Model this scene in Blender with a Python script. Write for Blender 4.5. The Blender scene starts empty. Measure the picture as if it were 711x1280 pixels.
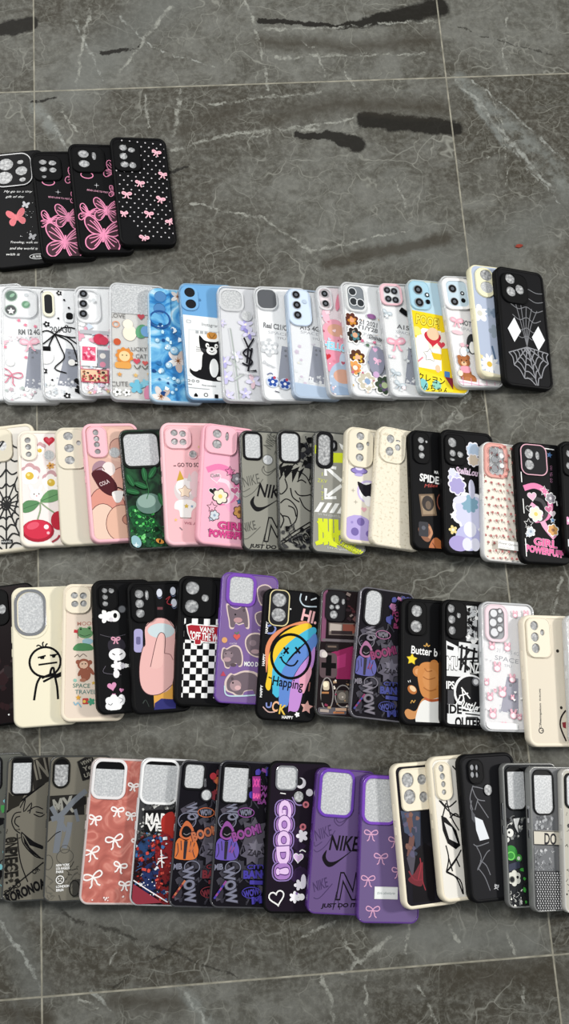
import bpy, math, random
from math import sin, cos, pi, radians, sqrt, hypot, atan2
from mathutils import Matrix, Vector
from mathutils.geometry import tessellate_polygon

scene = bpy.context.scene
COL = scene.collection
RND = random.Random(7)

# ---------------------------------------------------------------- camera
CAM_ROT = (0.2347, -0.0373, -0.0673)
CAM_LOC = Vector((0.2533, 0.2701, 1.2167))
FPX = 1200.0
W_PX, H_PX = 711, 1280
cam_data = bpy.data.cameras.new('camera')
cam = bpy.data.objects.new('camera', cam_data)
COL.objects.link(cam)
cam.location = CAM_LOC
cam.rotation_euler = CAM_ROT
cam_data.sensor_fit = 'VERTICAL'
cam_data.sensor_height = 36.0
cam_data.lens = FPX / H_PX * 36.0
cam_data.clip_start = 0.02
scene.camera = cam
CAM_M = (Matrix.Rotation(CAM_ROT[2], 3, 'Z') @ Matrix.Rotation(CAM_ROT[1], 3, 'Y')
         @ Matrix.Rotation(CAM_ROT[0], 3, 'X'))


def at(px, py, z=0.0):
    """the point at height z that lies on the sight line of a photo pixel"""
    d = CAM_M @ Vector(((px - W_PX / 2) / FPX, -(py - H_PX / 2) / FPX, -1.0))
    return CAM_LOC + d * ((z - CAM_LOC.z) / d.z)


# ---------------------------------------------------------------- materials
MATS = {}


def lin(h, k=0.86):
    h = h.lstrip('#')
    if len(h) == 3:
        h = ''.join(c * 2 for c in h)
    r = []
    for i in (0, 2, 4):
        v = int(h[i:i + 2], 16) / 255
        v = v / 12.92 if v <= .04045 else ((v + .055) / 1.055) ** 2.4
        r.append(v * k)
    return (*r, 1)


def mat(h, rough=.5, metal=0.0, alpha=1.0, grain=0.0):
    key = (h, rough, metal, alpha, grain)
    if key in MATS:
        return MATS[key]
    m = bpy.data.materials.new('plastic_' + h.lstrip('#'))
    m.use_nodes = True
    nt = m.node_tree
    b = nt.nodes['Principled BSDF']
    b.inputs['Base Color'].default_value = lin(h)
    b.inputs['Roughness'].default_value = rough
    b.inputs['Metallic'].default_value = metal
    b.inputs['Alpha'].default_value = alpha
    b.inputs['Specular IOR Level'].default_value = .45 if rough <= .2 else (.1 if max(lin(h)[:3]) < .02 else .25)
    if grain:
        tc = nt.nodes.new('ShaderNodeTexCoord')
        nz = nt.nodes.new('ShaderNodeTexNoise')
        nz.inputs['Scale'].default_value = 900
        nz.inputs['Detail'].default_value = 3
        nt.links.new(tc.outputs['Object'], nz.inputs['Vector'])
        bp = nt.nodes.new('ShaderNodeBump')
        bp.inputs['Strength'].default_value = grain
        bp.inputs['Distance'].default_value = .0004
        nt.links.new(nz.outputs['Fac'], bp.inputs['Height'])
        nt.links.new(bp.outputs['Normal'], b.inputs['Normal'])
    MATS[key] = m
    return m


def ramp_mat(name, stops, scale, detail=4, rough=.4, kind='noise', bump=0.0, dist=0.0, metal=0.0):
    if name in MATS:
        return MATS[name]
    m = bpy.data.materials.new(name)
    m.use_nodes = True
    nt = m.node_tree
    b = nt.nodes['Principled BSDF']
    tc = nt.nodes.new('ShaderNodeTexCoord')
    if kind == 'noise':
        t = nt.nodes.new('ShaderNodeTexNoise')
        t.inputs['Detail'].default_value = detail
        t.inputs['Distortion'].default_value = dist
        out = t.outputs['Fac']
    else:
        t = nt.nodes.new('ShaderNodeTexVoronoi')
        out = t.outputs['Color'] if kind == 'cells' else t.outputs['Distance']
    t.inputs['Scale'].default_value = scale
    nt.links.new(tc.outputs['Object'], t.inputs['Vector'])
    r = nt.nodes.new('ShaderNodeValToRGB')
    e = r.color_ramp.elements
    while len(e) < len(stops):
        e.new(.5)
    for i, (p, h) in enumerate(stops):
        e[i].position = p
        e[i].color = lin(h)
    nt.links.new(out, r.inputs['Fac'])
    nt.links.new(r.outputs['Color'], b.inputs['Base Color'])
    b.inputs['Roughness'].default_value = rough
    b.inputs['Metallic'].default_value = metal
    if bump:
        bp = nt.nodes.new('ShaderNodeBump')
        bp.inputs['Strength'].default_value = bump
        bp.inputs['Distance'].default_value = .0006
        nt.links.new(out, bp.inputs['Height'])
        nt.links.new(bp.outputs['Normal'], b.inputs['Normal'])
    MATS[name] = m
    return m


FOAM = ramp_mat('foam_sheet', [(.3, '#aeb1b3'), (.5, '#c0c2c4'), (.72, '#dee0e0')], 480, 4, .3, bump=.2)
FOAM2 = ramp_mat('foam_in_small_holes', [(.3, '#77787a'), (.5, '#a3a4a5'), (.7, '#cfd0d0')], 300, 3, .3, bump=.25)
CHROME = mat('#d8d8da', .15, 1.0)
CLEAR = mat('#f6f8fa', .08, 0, .55)
CLEARP = mat('#f6f8fb', .1, 0, .10)
SMOKE = mat('#4b4c4a', .12, 0, .82)


def M_(c, rough=.42):
    return mat(c, rough) if isinstance(c, str) else c


# ---------------------------------------------------------------- meshes
class MB:
    """collects faces in centimetres and links them as one mesh object"""

    def __init__(self):
        self.v, self.f, self.m, self.mats, self.s = [], [], [], [], []

    def mi(self, m):
        m = M_(m)
        if m not in self.mats:
            self.mats.append(m)
        return self.mats.index(m)

    def face(self, pts, m, smooth=False):
        n = len(self.v)
        self.v.extend(pts)
        self.f.append(tuple(range(n, n + len(pts))))
        self.m.append(self.mi(m))
        self.s.append(smooth)

    def strip(self, rings, m, smooth=True):
        """rings of equal length, closed around"""
        k = self.mi(m)
        base = len(self.v)
        n = len(rings[0])
        for r in rings:
            self.v.extend(r)
        for a in range(len(rings) - 1):
            for i in range(n):
                j = (i + 1) % n
                self.f.append((base + a * n + i, base + a * n + j, base + (a + 1) * n + j, base + (a + 1) * n + i))
                self.m.append(k)
                self.s.append(smooth)

    def cap(self, outer, holes, z, m, up=True):
        loops = [[Vector((p[0], p[1], 0)) for p in outer]] + [[Vector((p[0], p[1], 0)) for p in h] for h in holes]
        flat = [p for l in loops for p in l]
        for t in tessellate_polygon(loops):
            a, b, c = (flat[i] for i in t)
            cr = (b.x - a.x) * (c.y - a.y) - (b.y - a.y) * (c.x - a.x)
            if abs(cr) < 1e-9:
                continue
            if (cr > 0) != up:
                b, c = c, b
            self.face([(q.x, q.y, z) for q in (a, b, c)], m)

    def prism(self, outer, z0, z1, m, bev=0.0):
        lo = [(p[0], p[1], z0) for p in outer]
        hi = [(p[0], p[1], z1) for p in outer]
        self.strip([lo, hi], m, False)
        self.cap(outer, [], z1, m)
        self.cap(outer, [], z0, m, False)

    def build(self, name, parent=None):
        me = bpy.data.meshes.new(name)
        me.from_pydata([(a * .01, b * .01, c * .01) for a, b, c in self.v], [], self.f)
        for m in self.mats:
            me.materials.append(m)
        me.polygons.foreach_set('material_index', self.m)
        me.polygons.foreach_set('use_smooth', self.s)
        me.update()
        if any(self.s):
            me.set_sharp_from_angle(angle=radians(50))
        o = bpy.data.objects.new(name, me)
        COL.objects.link(o)
        o.parent = parent
        return o


def rrect(x0, y0, x1, y1, r, n=6):
    r = max(.001, min(r, (x1 - x0) / 2 - 1e-4, (y1 - y0) / 2 - 1e-4))
    out = []
    for cx, cy, a0 in ((x1 - r, y0 + r, -90), (x1 - r, y1 - r, 0), (x0 + r, y1 - r, 90), (x0 + r, y0 + r, 180)):
        for i in range(n + 1):
            a = radians(a0 + 90 * i / n)
            out.append((cx + r * cos(a), cy + r * sin(a)))
    return out


def ellipse(cx, cy, rx, ry, n=24, ang=0):
    c, s = cos(ang), sin(ang)
    o = []
    for i in range(n):
        a = 2 * pi * i / n
        x, y = rx * cos(a), ry * sin(a)
        o.append((cx + x * c - y * s, cy + x * s + y * c))
    return o


def smooth(pts, closed=False, k=4):
    n = len(pts)
    out = []
    rng = range(n if closed else n - 1)
    for i in rng:
        if closed:
            p0, p1, p2, p3 = pts[(i - 1) % n], pts[i], pts[(i + 1) % n], pts[(i + 2) % n]
        else:
            p0, p1, p2, p3 = pts[max(i - 1, 0)], pts[i], pts[i + 1], pts[min(i + 2, n - 1)]
        for j in range(k):
            t = j / k
            out.append(tuple(.5 * (2 * p1[a] + (p2[a] - p0[a]) * t + (2 * p0[a] - 5 * p1[a] + 4 * p2[a] - p3[a]) * t * t
                                   + (3 * p1[a] - p0[a] - 3 * p2[a] + p3[a]) * t ** 3) for a in (0, 1)))
    if not closed:
        out.append(tuple(pts[-1]))
    return out


TXT = {}


def text_tris(s, bold):
    if (s, bold) in TXT:
        return TXT[(s, bold)]
    cu = bpy.data.curves.new('lettering', 'FONT')
    cu.body = s
    cu.offset = bold
    cu.resolution_u = 3
    ob = bpy.data.objects.new('lettering', cu)
    COL.objects.link(ob)
    bpy.context.view_layer.update()
    dg = bpy.context.evaluated_depsgraph_get()
    me = bpy.data.meshes.new_from_object(ob.evaluated_get(dg))
    vs = [(v.co.x, v.co.y) for v in me.vertices]
    me.calc_loop_triangles()
    tris = [tuple(t.vertices) for t in me.loop_triangles]
    bpy.data.objects.remove(ob)
    bpy.data.curves.remove(cu)
    bpy.data.meshes.remove(me)
    x0, x1 = min(v[0] for v in vs), max(v[0] for v in vs)
    y0, y1 = min(v[1] for v in vs), max(v[1] for v in vs)
    cx, cy = (x0 + x1) / 2, (y0 + y1) / 2
    r = ([(x - cx, y - cy) for x, y in vs], tris, x1 - x0, y1 - y0)
    TXT[(s, bold)] = r
    return r


# ---------------------------------------------------------------- phone cases
ROWS = {}
STY = {  # thickness, corner radius, rim width, panel recess
    'soft': (1.10, 1.15, .42, .09),
    'thin': (1.00, 1.00, .20, .05),
    'flat': (1.05, 1.15, .22, .02),
    'clear': (1.05, 1.05, .24, .05),
}


class Case:
    def __init__(self, row, TL, BL, Z, style, body, panel, label, w=None, ratio=.455, rough=.55,
                 paper=None, buttons=None, r=None, grain=0.0):
        self.Z, self.style = Z, style
        t, rad, rim, rec = STY[style]
        rad = r or rad
        self.t, self.rad, self.rim, self.rec = t, rad, rim, rec
        self.TL, self.BL = Vector(TL), Vector(BL)
        prev = ROWS.setdefault(row, [])
        th = 0.0 if not prev else radians(12)
        for _ in range(6):
            zt = 1.0
            for _k in range(2):
                A, B = at(*TL, zt * .01), at(*BL, zt * .01)
                L = (A - B).length * 100
                wd = w or ratio * L
                zt = wd * sin(th) + t * cos(th)
            ey = (A - B).normalized()
            exh = Vector((ey.y, -ey.x, 0))
            need = 0.0
            wc = wd * cos(th)
            for p in prev[-3:]:
                for q in p.samples:
                    d = q - B
                    x, y = d.dot(exh) * 100, d.dot(ey) * 100
                    if -.1 <= x <= wc - .8 and -.1 <= y <= L + .1:
                        need = max(need, (q.z * 100 + .03) / (wc - max(x, 0)))
            nt = math.atan(min(need, .5))
            th = nt if not prev or need else radians(8)
        self.L, self.w, self.th = L, wd, th
        Rm = Matrix((exh, ey, Vector((0, 0, 1)))).transposed() @ Matrix.Rotation(th, 3, 'Y')
        ez = Rm @ Vector((0, 0, 1))
        org = B - ez * (t * .01)
        self.M = Matrix.Translation(org) @ Rm.to_4x4()
        self.samples = []
        for i in range(31):
            for j in range(15):
                self.samples.append(self.M @ Vector((wd * i / 30 * .01, L * j / 14 * .01, t * .01)))
        prev.append(self)
        self.row = row
        e = bpy.data.objects.new('phone_case', None)
        e.empty_display_size = .02
        COL.objects.link(e)
        e.matrix_world = self.M
        e['label'] = label
        e['category'] = 'phone case'
        e['group'] = row
        self.e = e
        # pixel -> local map
        self.pl = (self.BL - self.TL).length
        self.sc = L / self.pl
        self.ey = (self.BL - self.TL).normalized()
        self.ex = Vector((self.ey.y, -self.ey.x))
        self.uvm = False
        # body
        self.bm = body if not isinstance(body, str) else mat(body, rough, grain=grain)
        self.pm = panel if not isinstance(panel, str) else mat(panel, rough, grain=grain)
        mb = MB()
        er = .3 if style in ('soft', 'flat') else .14
        inn = .15
        zp = t - rec
        prof = [(inn, zp - .12), (inn, 0), (.05, 0), (0, .06), (0, t - er), (er * .12, t - er * .5), (er * .4, t - er * .12),
                (er * .8, t), (max(rim - .05, er * .82), t), (max(rim, er * .86), t - .03), (max(rim, er * .86) + .01, zp - .02)]
        rings = []
        for ins, z in prof:
            rings.append([(x, y, z) for x, y in rrect(ins, ins, wd - ins, L - ins, max(rad - ins, .1), 8)])
        mb.strip(rings, self.bm)
        frame = mb.build('bumper_frame', e)
        self.zp = zp
        self.mb = MB()
        ins = .17
        self.mb.prism(rrect(ins, ins, wd - ins, L - ins, rad - ins, 8), zp - .1, zp, self.pm)
        self.z = zp + .004
        self.art_ins = rim + .02
        self.set_clip(rim + .03, rim + .03, wd - rim - .03, L - rim - .03, max(rad - rim, .15))
        self.pb = None
        if paper:
            self.pb = MB()
            i2 = .3
            self.pb.prism(rrect(i2, i2, wd - i2, L - i2, rad - .2, 6), zp - .16, zp - .13, M_(paper))
            self.zpap = zp - .129
        self.cur = self.mb
        # side buttons
        bmat = buttons or self.bm
        for y0, y1 in ((.60, .72), (.50, .56)):
            b = MB()
            pts = rrect(y0 * L, .34, y1 * L, .72, .16, 4)
            lo = [(.03, a, c) for a, c in pts]
            mid = [(-.05, a, c) for a, c in pts]
            q = rrect(y0 * L + .05, .39, y1 * L - .05, .67, .12, 4)
            hi = [(-.08, a, c) for a, c in q]
            b.strip([lo, mid, hi], bmat)
            b.face(hi, bmat)
            b.build('side_button', frame)

    # --- coordinates
    def P(self, x, y):
        if self.uvm:
            k = self.w / 100
            return (x * k, self.L - y * k)
        ox, oy, s = self.Z
        d = Vector((ox + x / s, oy + y / s)) - self.TL
        return (d.dot(self.ex) * self.sc, self.L - d.dot(self.ey) * self.sc)

    def k(self):
        return self.w / 100 if self.uvm else self.sc / self.Z[2]

    def uv(self, on=True):
        self.uvm = on
        return self

    def set_clip(self, x0, y0, x1, y1, r):
        self.cb = (x0, y0, x1, y1, r)
        self.cp = rrect(x0, y0, x1, y1, r, 5)

    def pap(self, on=True):
        if on:
            self.cur, self.zs = self.pb, self.z
            self.z = self.zpap
        else:
            self.cur, self.z = self.mb, self.zs

    # --- print layers
    def tri(self, pts, m):
        x0, y0, x1, y1, r = self.cb
        ok = True
        for x, y in pts:
            if not (x0 <= x <= x1 and y0 <= y <= y1 and (x0 + r <= x <= x1 - r or y0 + r <= y <= y1 - r)):
                ok = False
                break
        if not ok:
            if all(p[0] < x0 for p in pts) or all(p[0] > x1 for p in pts) or all(p[1] < y0 for p in pts) or all(p[1] > y1 for p in pts):
                return
            poly = list(pts)
            cp = self.cp
            for i in range(len(cp)):
                a, b = cp[i], cp[(i + 1) % len(cp)]
                dx, dy = b[0] - a[0], b[1] - a[1]
                if abs(dx) + abs(dy) < 1e-9:
                    continue
                out = []
                n = len(poly)
                for j in range(n):
                    p, q = poly[j], poly[(j + 1) % n]
                    sp = dx * (p[1] - a[1]) - dy * (p[0] - a[0])
                    sq = dx * (q[1] - a[1]) - dy * (q[0] - a[0])
                    if sp >= 0:
                        out.append(p)
                    if (sp >= 0) != (sq >= 0):
                        u = sp / (sp - sq)
                        out.append((p[0] + (q[0] - p[0]) * u, p[1] + (q[1] - p[1]) * u))
                poly = out
                if len(poly) < 3:
                    return
            pts = poly
        self.cur.face([(x, y, self.z) for x, y in pts], m)

    def up(self):
        self.z += .0016

    def poly(self, pts, col, sm=False):
        if sm:
            pts = smooth(pts, True, 4)
        loc = [self.P(*p) for p in pts]
        m = M_(col)
        for t in tessellate_polygon([[Vector((a, b, 0)) for a, b in loc]]):
            p = [loc[i] for i in t]
            cr = (p[1][0] - p[0][0]) * (p[2][1] - p[0][1]) - (p[1][1] - p[0][1]) * (p[2][0] - p[0][0])
            if cr < 0:
                p.reverse()
            if abs(cr) > 1e-9:
                self.tri(p, m)
        self.up()

    def rect(self, x0, y0, x1, y1, col, ang=0):
        cx, cy = (x0 + x1) / 2, (y0 + y1) / 2
        c, s = cos(radians(ang)), sin(radians(ang))
        pts = [(x0, y0), (x1, y0), (x1, y1), (x0, y1)]
        self.poly([(cx + (x - cx) * c - (y - cy) * s, cy + (x - cx) * s + (y - cy) * c) for x, y in pts], col)

    def rr(self, x0, y0, x1, y1, r, col):
        self.poly(rrect(x0, y0, x1, y1, r, 4), col)

    def ell(self, x, y, rx, ry, col, ang=0, n=20):
        self.poly(ellipse(x, y, rx, ry, n, radians(ang)), col)

    def circ(self, x, y, r, col, n=18):
        self.poly(ellipse(x, y, r, r, n), col)

    def line(self, pts, wd, col, closed=False, sm=True):
        if sm and len(pts) > 2:
            pts = smooth(pts, closed, 4)
        n = len(pts)
        L, R = [], []
        for i in range(n):
            if closed:
                a, b = pts[(i - 1) % n], pts[(i + 1) % n]
            else:
                a, b = pts[max(i - 1, 0)], pts[min(i + 1, n - 1)]
            dx, dy = b[0] - a[0], b[1] - a[1]
            l = hypot(dx, dy) or 1
            nx, ny = -dy / l * wd / 2, dx / l * wd / 2
            L.append(self.P(pts[i][0] + nx, pts[i][1] + ny))
            R.append(self.P(pts[i][0] - nx, pts[i][1] - ny))
        m = M_(col)
        for i in range(n if closed else n - 1):
            j = (i + 1) % n
            for p in ([L[i], L[j], R[j]], [L[i], R[j], R[i]]):
                cr = (p[1][0] - p[0][0]) * (p[2][1] - p[0][1]) - (p[1][1] - p[0][1]) * (p[2][0] - p[0][0])
                if cr < 0:
                    p.reverse()
                self.tri(p, m)
        self.up()

    def ring(self, x, y, rx, ry, wd, col, n=24, ang=0):
        self.line(ellipse(x, y, rx, ry, n, radians(ang)), wd, col, True, False)

    def text(self, x, y, s, h, col, w=None, ang=0, bold=0.0, out=None, ow=.04, shear=0.0):
        """centred lettering: h = height of the word, w = its width, both in crop pixels"""
        if out:
            self.text(x, y, s, h, out, w, ang, bold + ow, shear=shear)
        bold *= .6
        vs, tris, tw, tht = text_tris(s, bold)
        v0, _, tw0, th0 = text_tris(s, 0.0)
        sy = h / th0
        sx = w / tw0 if w else sy
        c, sn = cos(radians(ang)), sin(radians(ang))
        loc = []
        for a, b in vs:
            a, b = (a + b * shear) * sx, -b * sy
            loc.append(self.P(x + a * c - b * sn, y + a * sn + b * c))
        m = M_(col)
        for t in tris:
            p = [loc[i] for i in t]
            cr = (p[1][0] - p[0][0]) * (p[2][1] - p[0][1]) - (p[1][1] - p[0][1]) * (p[2][0] - p[0][0])
            if cr < 0:
                p.reverse()
            self.tri(p, m)
        self.up()

    def heart(self, x, y, s, col, ang=0, out=None, lw=2):
        pts = []
        c, sn = cos(radians(ang)), sin(radians(ang))
        for i in range(24):
            t = 2 * pi * i / 24
            a = 16 * sin(t) ** 3 / 17
            b = -(13 * cos(t) - 5 * cos(2 * t) - 2 * cos(3 * t) - cos(4 * t)) / 17
            pts.append((x + s * (a * c - b * sn), y + s * (a * sn + b * c)))
        if col:
            self.poly(pts, col)
        if out:
            self.line(pts, lw, out, True, False)

    def star(self, x, y, s, col, n=5, k=.48, ang=0, out=None, lw=2):
        pts = [(x + s * (1 if i % 2 == 0 else k) * sin(radians(ang) + pi * i / n),
                y - s * (1 if i % 2 == 0 else k) * cos(radians(ang) + pi * i / n)) for i in range(2 * n)]
        if col:
            self.poly(pts, col)
        if out:
            self.line(pts, lw, out, True, False)

    def flower(self, x, y, s, col, cc=None, n=5, ang=0, k=.55, out=None):
        pts = []
        for i in range(n * 6):
            a = 2 * pi * i / (n * 6)
            r = s * (k + (1 - k) * abs(sin(a * n / 2)))
            pts.append((x + r * cos(a + radians(ang)), y + r * sin(a + radians(ang))))
        if out:
            self.poly([(x + (p - x) * 1.18, y + (q - y) * 1.18) for p, q in pts], out)
        self.poly(pts, col)
        if cc:
            self.circ(x, y, s * .3, cc, 10)

    def bow(self, x, y, s, col, lw, ang=0, fill=None):
        c, sn = cos(radians(ang)), sin(radians(ang))

        def T(q):
            return [(x + s * (a * c - b * sn), y + s * (a * sn + b * c)) for a, b in q]
        for g in (1, -1):
            loop = [(0, 0), (.35 * g, -.36), (.8 * g, -.45), (.95 * g, -.12), (.6 * g, .12)]
            if fill:
                self.poly(T(loop), fill, True)
            self.line(T(loop), lw, col, True)
            self.line(T([(0, 0), (.22 * g, .4), (.3 * g, .75), (.55 * g, .95)]), lw, col)
        self.circ(x, y, lw * .9, col, 8)

    def bfly(self, x, y, s, col, ang=0, lw=3, fill=None):
        c, sn = cos(radians(ang)), sin(radians(ang))

        def T(q):
            return [(x + s * (a * c - b * sn), y + s * (a * sn + b * c)) for a, b in q]
        for g in (1, -1):
            up = [(.05 * g, -.05), (.3 * g, -.6), (.75 * g, -.95), (1.0 * g, -.8), (.95 * g, -.4), (.6 * g, 0)]
            dn = [(.05 * g, .05), (.55 * g, .1), (.85 * g, .4), (.8 * g, .8), (.5 * g, .95), (.2 * g, .6)]
            if fill:
                self.poly(T(up), fill, True)
                self.poly(T(dn), fill, True)
            self.line(T(up), lw, col, True)
            self.line(T(dn), lw, col, True)
            for e in ((.75, -.7), (.85, -.45), (.55, -.7), (.6, .6), (.4, .75), (.7, .35)):
                self.line(T([(.06 * g, 0), (e[0] * .55 * g, e[1] * .6), (e[0] * g, e[1])]), lw * .8, col)
        self.line(T([(0, -.35), (0, .45)]), lw * 1.3, col, sm=False)

    def web(self, x, y, rays, radii, lw, col, sag=.82):
        """a cobweb: rays = list of (angle, length); threads hang between neighbouring rays"""
        for a, l in rays:
            self.line([(x, y), (x + l * sin(radians(a)), y - l * cos(radians(a)))], lw, col, sm=False)
        n = len(rays)
        for k in radii:
            for i in range(n):
                (a, la), (b, lb) = rays[i], rays[(i + 1) % n]
                if i == n - 1:
                    b += 360
                if b - a > 100:
                    continue
                m = (a + b) / 2
                p = (x + la * k * sin(radians(a)), y - la * k * cos(radians(a)))
                q = (x + lb * k * sin(radians(b)), y - lb * k * cos(radians(b)))
                lm = (la + lb) / 2 * k * sag
                self.line([p, (x + lm * sin(radians(m)), y - lm * cos(radians(m))), q], lw, col)

    def confetti(self, x0, y0, x1, y1, n, cols, s0, s1, kinds='chsf', seed=1):
        rd = random.Random(seed)
        for _ in range(n):
            x, y, s = rd.uniform(x0, x1), rd.uniform(y0, y1), rd.uniform(s0, s1)
            c, k = rd.choice(cols), rd.choice(kinds)
            a = rd.uniform(-30, 30)
            if k == 'c':
                self.circ(x, y, s * .7, c, 10)
            elif k == 'h':
                self.heart(x, y, s, c, a)
            elif k == 's':
                self.star(x, y, s, c, ang=a)
            elif k == 'f':
                self.flower(x, y, s, c)
            elif k == 'r':
                self.rect(x - s, y - s * rd.uniform(.3, .9), x + s, y + s * .6, c, a * 1.5)
            elif k == 'l':
                q = [(x, y)]
                for _i in range(3):
                    q.append((q[-1][0] + rd.uniform(-s, s) * 1.4, q[-1][1] + rd.uniform(-s, s) * 1.4))
                self.line(q, max(s * .22, 1.2), c)
            elif k == 'p':
                self.poly([(x + s * rd.uniform(.5, 1.3) * cos(i * 1.05), y + s * rd.uniform(.5, 1.3) * sin(i * 1.05)) for i in range(6)], c)

    # --- raised camera surrounds
    def bump(self, x0, y0, x1, y1, r, holes=(), m=None, h=.16, lip=True, name='camera_bump', floor=None, label=None,
             deep=True, lipm=None, gap=0):
        """rounded raised plate with openings; holes = (x, y, rx, ry[, corner]) in crop pixels"""
        m = self.bm if m is None else (mat(m, .5) if isinstance(m, str) else m)
        k = self.k()
        cx, cy = self.P((x0 + x1) / 2, (y0 + y1) / 2)
        hw, hh = (x1 - x0) / 2 * k, (y1 - y0) / 2 * k
        # stay inside the body outline
        dx0 = max(0, .1 - (cx - hw)); cx += dx0
        dy1 = max(0, (cy + hh) - (self.L - .1)); cy -= dy1
        r *= k
        z0, z1 = self.zp, self.t + h
        fz = z0 + .07
        b = MB()

        def ring(ins, z):
            return [(p, q, z) for p, q in rrect(cx - hw + ins, cy - hh + ins, cx + hw - ins, cy + hh - ins, max(r - ins, .05), 7)]
        prof = [ring(0, z0), ring(0, z1 - .08), ring(.03, z1 - .02), ring(.08, z1)]
        hl = []
        for hd in holes:
            hx, hy = self.P(hd[0], hd[1])
            hx += dx0; hy -= dy1
            if len(hd) > 4:
                hl.append(rrect(hx - hd[2] * k, hy - hd[3] * k, hx + hd[2] * k, hy + hd[3] * k, hd[4] * k, 6))
            else:
                hl.append(ellipse(hx, hy, hd[2] * k, hd[3] * k, 24))
        b.strip(prof, m)
        b.cap(ring(.08, 0), hl, z1, m)
        for q in hl:
            b.strip([[(u, v, z0) for u, v in q], [(u, v, z1) for u, v in q]], m)
        if lip:
            b.strip([ring(.04, z1 - .01), ring(.07, z1 + .05), ring(.15, z1 + .05), ring(.19, z1 - .01)], lipm or m)
        o = b.build(name, self.e)
        if label:
            o['label'] = label
        if hl and floor is not False:
            f = MB()
            for q in hl:
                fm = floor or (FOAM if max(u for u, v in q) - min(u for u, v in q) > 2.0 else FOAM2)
                if gap:      # foam stops below the top edge, dark strip fills the rest
                    f.cap([(u, v) for u, v in q], [], fz - .025, '#0c0c0d')
                    top = max(v for u, v in q) - gap * k
                    sheet = []
                    for (ua, va), (ub, vb) in zip(q, q[1:] + q[:1]):
                        if va < top:
                            sheet.append((ua, va))
                        if (va < top) != (vb < top):
                            g_ = (top - va) / (vb - va)
                            sheet.append((ua + (ub - ua) * g_, top))
                    f.cap(sheet, [], fz, fm)
                else:
                    f.cap([(u, v) for u, v in q], [], fz, fm)
                f.strip([[(u, v, fz - .03) for u, v in q], [(u, v, fz) for u, v in q]], fm, False)
            f.build('foam_insert', self.e)
        # the next case of the row lies on this plate as well
        for u, v, _ in ring(0.02, 0):
            self.samples.append(self.M @ Vector((u * .01, v * .01, (z1 + (.05 if lip else 0)) * .01)))
        return o

    def window(self, x0, y0, x1, y1, r, wall, m, h=.1, floor=None, label=None, gap=0):
        """frame of even width around one large opening with the foam sheet showing"""
        cx, cy = (x0 + x1) / 2, (y0 + y1) / 2
        return self.bump(x0, y0, x1, y1, r, [(cx, cy, (x1 - x0) / 2 - wall, (y1 - y0) / 2 - wall, max(r - wall, 2))], m, h,
                         lip=False, name='camera_frame', floor=floor, label=label, gap=gap)

    def lens(self, x, y, r, col='#141416', rim='#8b8d90', spot='#5d6168'):
        self.circ(x, y, r, rim)
        self.circ(x, y, r * .86, col)
        self.circ(x, y, r * .42, spot, 10)

    def done(self):
        self.mb.build('back_panel', self.e)
        if self.pb:
            self.pb.build('paper_insert', self.e)
        return self.e

# light levels
AMB, KEY_LOC, KEY_S, KEY_P, TOP_P, EXPO = .33, (3.2, .55, 1.55), .3, 60, 60, 0.31
FLOOR_TINT = (.52, .52, .495, 1)

BLK, CRM, PNK = '#0b0b0c', '#e8dfc9', '#eeb0ba'
INK = '#0a0a0c'
WHT = '#f4f4f2'
# ================================================================ row of black cases at the top
Z = (0, 150, 2.9625)
ROW = 'black phone cases in the short row at the top'
c = Case(ROW, (-19, 193), (-7, 337), Z, 'flat', BLK, '#0e0e10',
         'black case with a red butterfly and white handwriting, leftmost of top row')
c.text(55, 272, 'My go to a tiny', 10, WHT, 92, 2, shear=.3)
c.text(45, 291, 'gift of day', 10, WHT, 60, 2, shear=.3)
c.bfly(50, 366, 30, '#e2747c', -12, 2, '#d8656f')
c.bfly(80, 322, 11, '#d0d0d4', 15, 1.5, '#c8c8cc')
c.bfly(102, 440, 11, '#a8a8ac', 15, 1.5, '#9a9a9e')
c.confetti(60, 310, 130, 460, 26, ['#e6e6e6', '#bbb'], 1, 2.2, 'c', 3)
c.text(75, 462, 'Traveling, walk on', 10, WHT, 90, 3, shear=.3)
c.text(75, 483, 'and the world is', 9, WHT, 90, 3, shear=.3)
c.text(40, 503, 'with it', 9, WHT, 45, 3, shear=.3)
c.ring(120, 514, 26, 9, 2, '#d8d8d8')
c.text(122, 514, 'ALWAYS', 9, WHT, 38, 0, .02)
c.text(130, 541, 'BLOOM', 8, WHT, 45, -2, .03)
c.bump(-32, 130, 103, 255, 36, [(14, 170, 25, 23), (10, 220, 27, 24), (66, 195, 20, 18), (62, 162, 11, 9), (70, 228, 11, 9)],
       '#141416', floor=FOAM2, h=.17, lipm=mat('#f2f2f2', .4))
c.done()


def butterflies(c, dx, dy, sx=1.0):
    p = '#ea90b4'
    c.ring(172 + dx, 226 + dy, 20, 12, 3, p)
    c.bfly(262 + dx, 200 + dy, 34, p, 20, 2.5)
    c.bfly(266 + dx, 280 + dy, 22, p, 10, 2.2)
    c.star(204 + dx, 262 + dy, 10, '#cfcfd2', 4, .12)
    c.text(208 + dx, 284 + dy, 'BEND LOVE TO MEET', 6, '#e9a9c2', 70, 2)
    c.bfly(178 + dx, 372 + dy, 32, p, 14, 3)
    c.bfly(238 + dx, 352 + dy, 44, p, 2, 3, '#3a2029')
    c.bfly(228 + dx, 445 + dy, 64, p, 4, 4, '#3a1c28')


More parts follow.
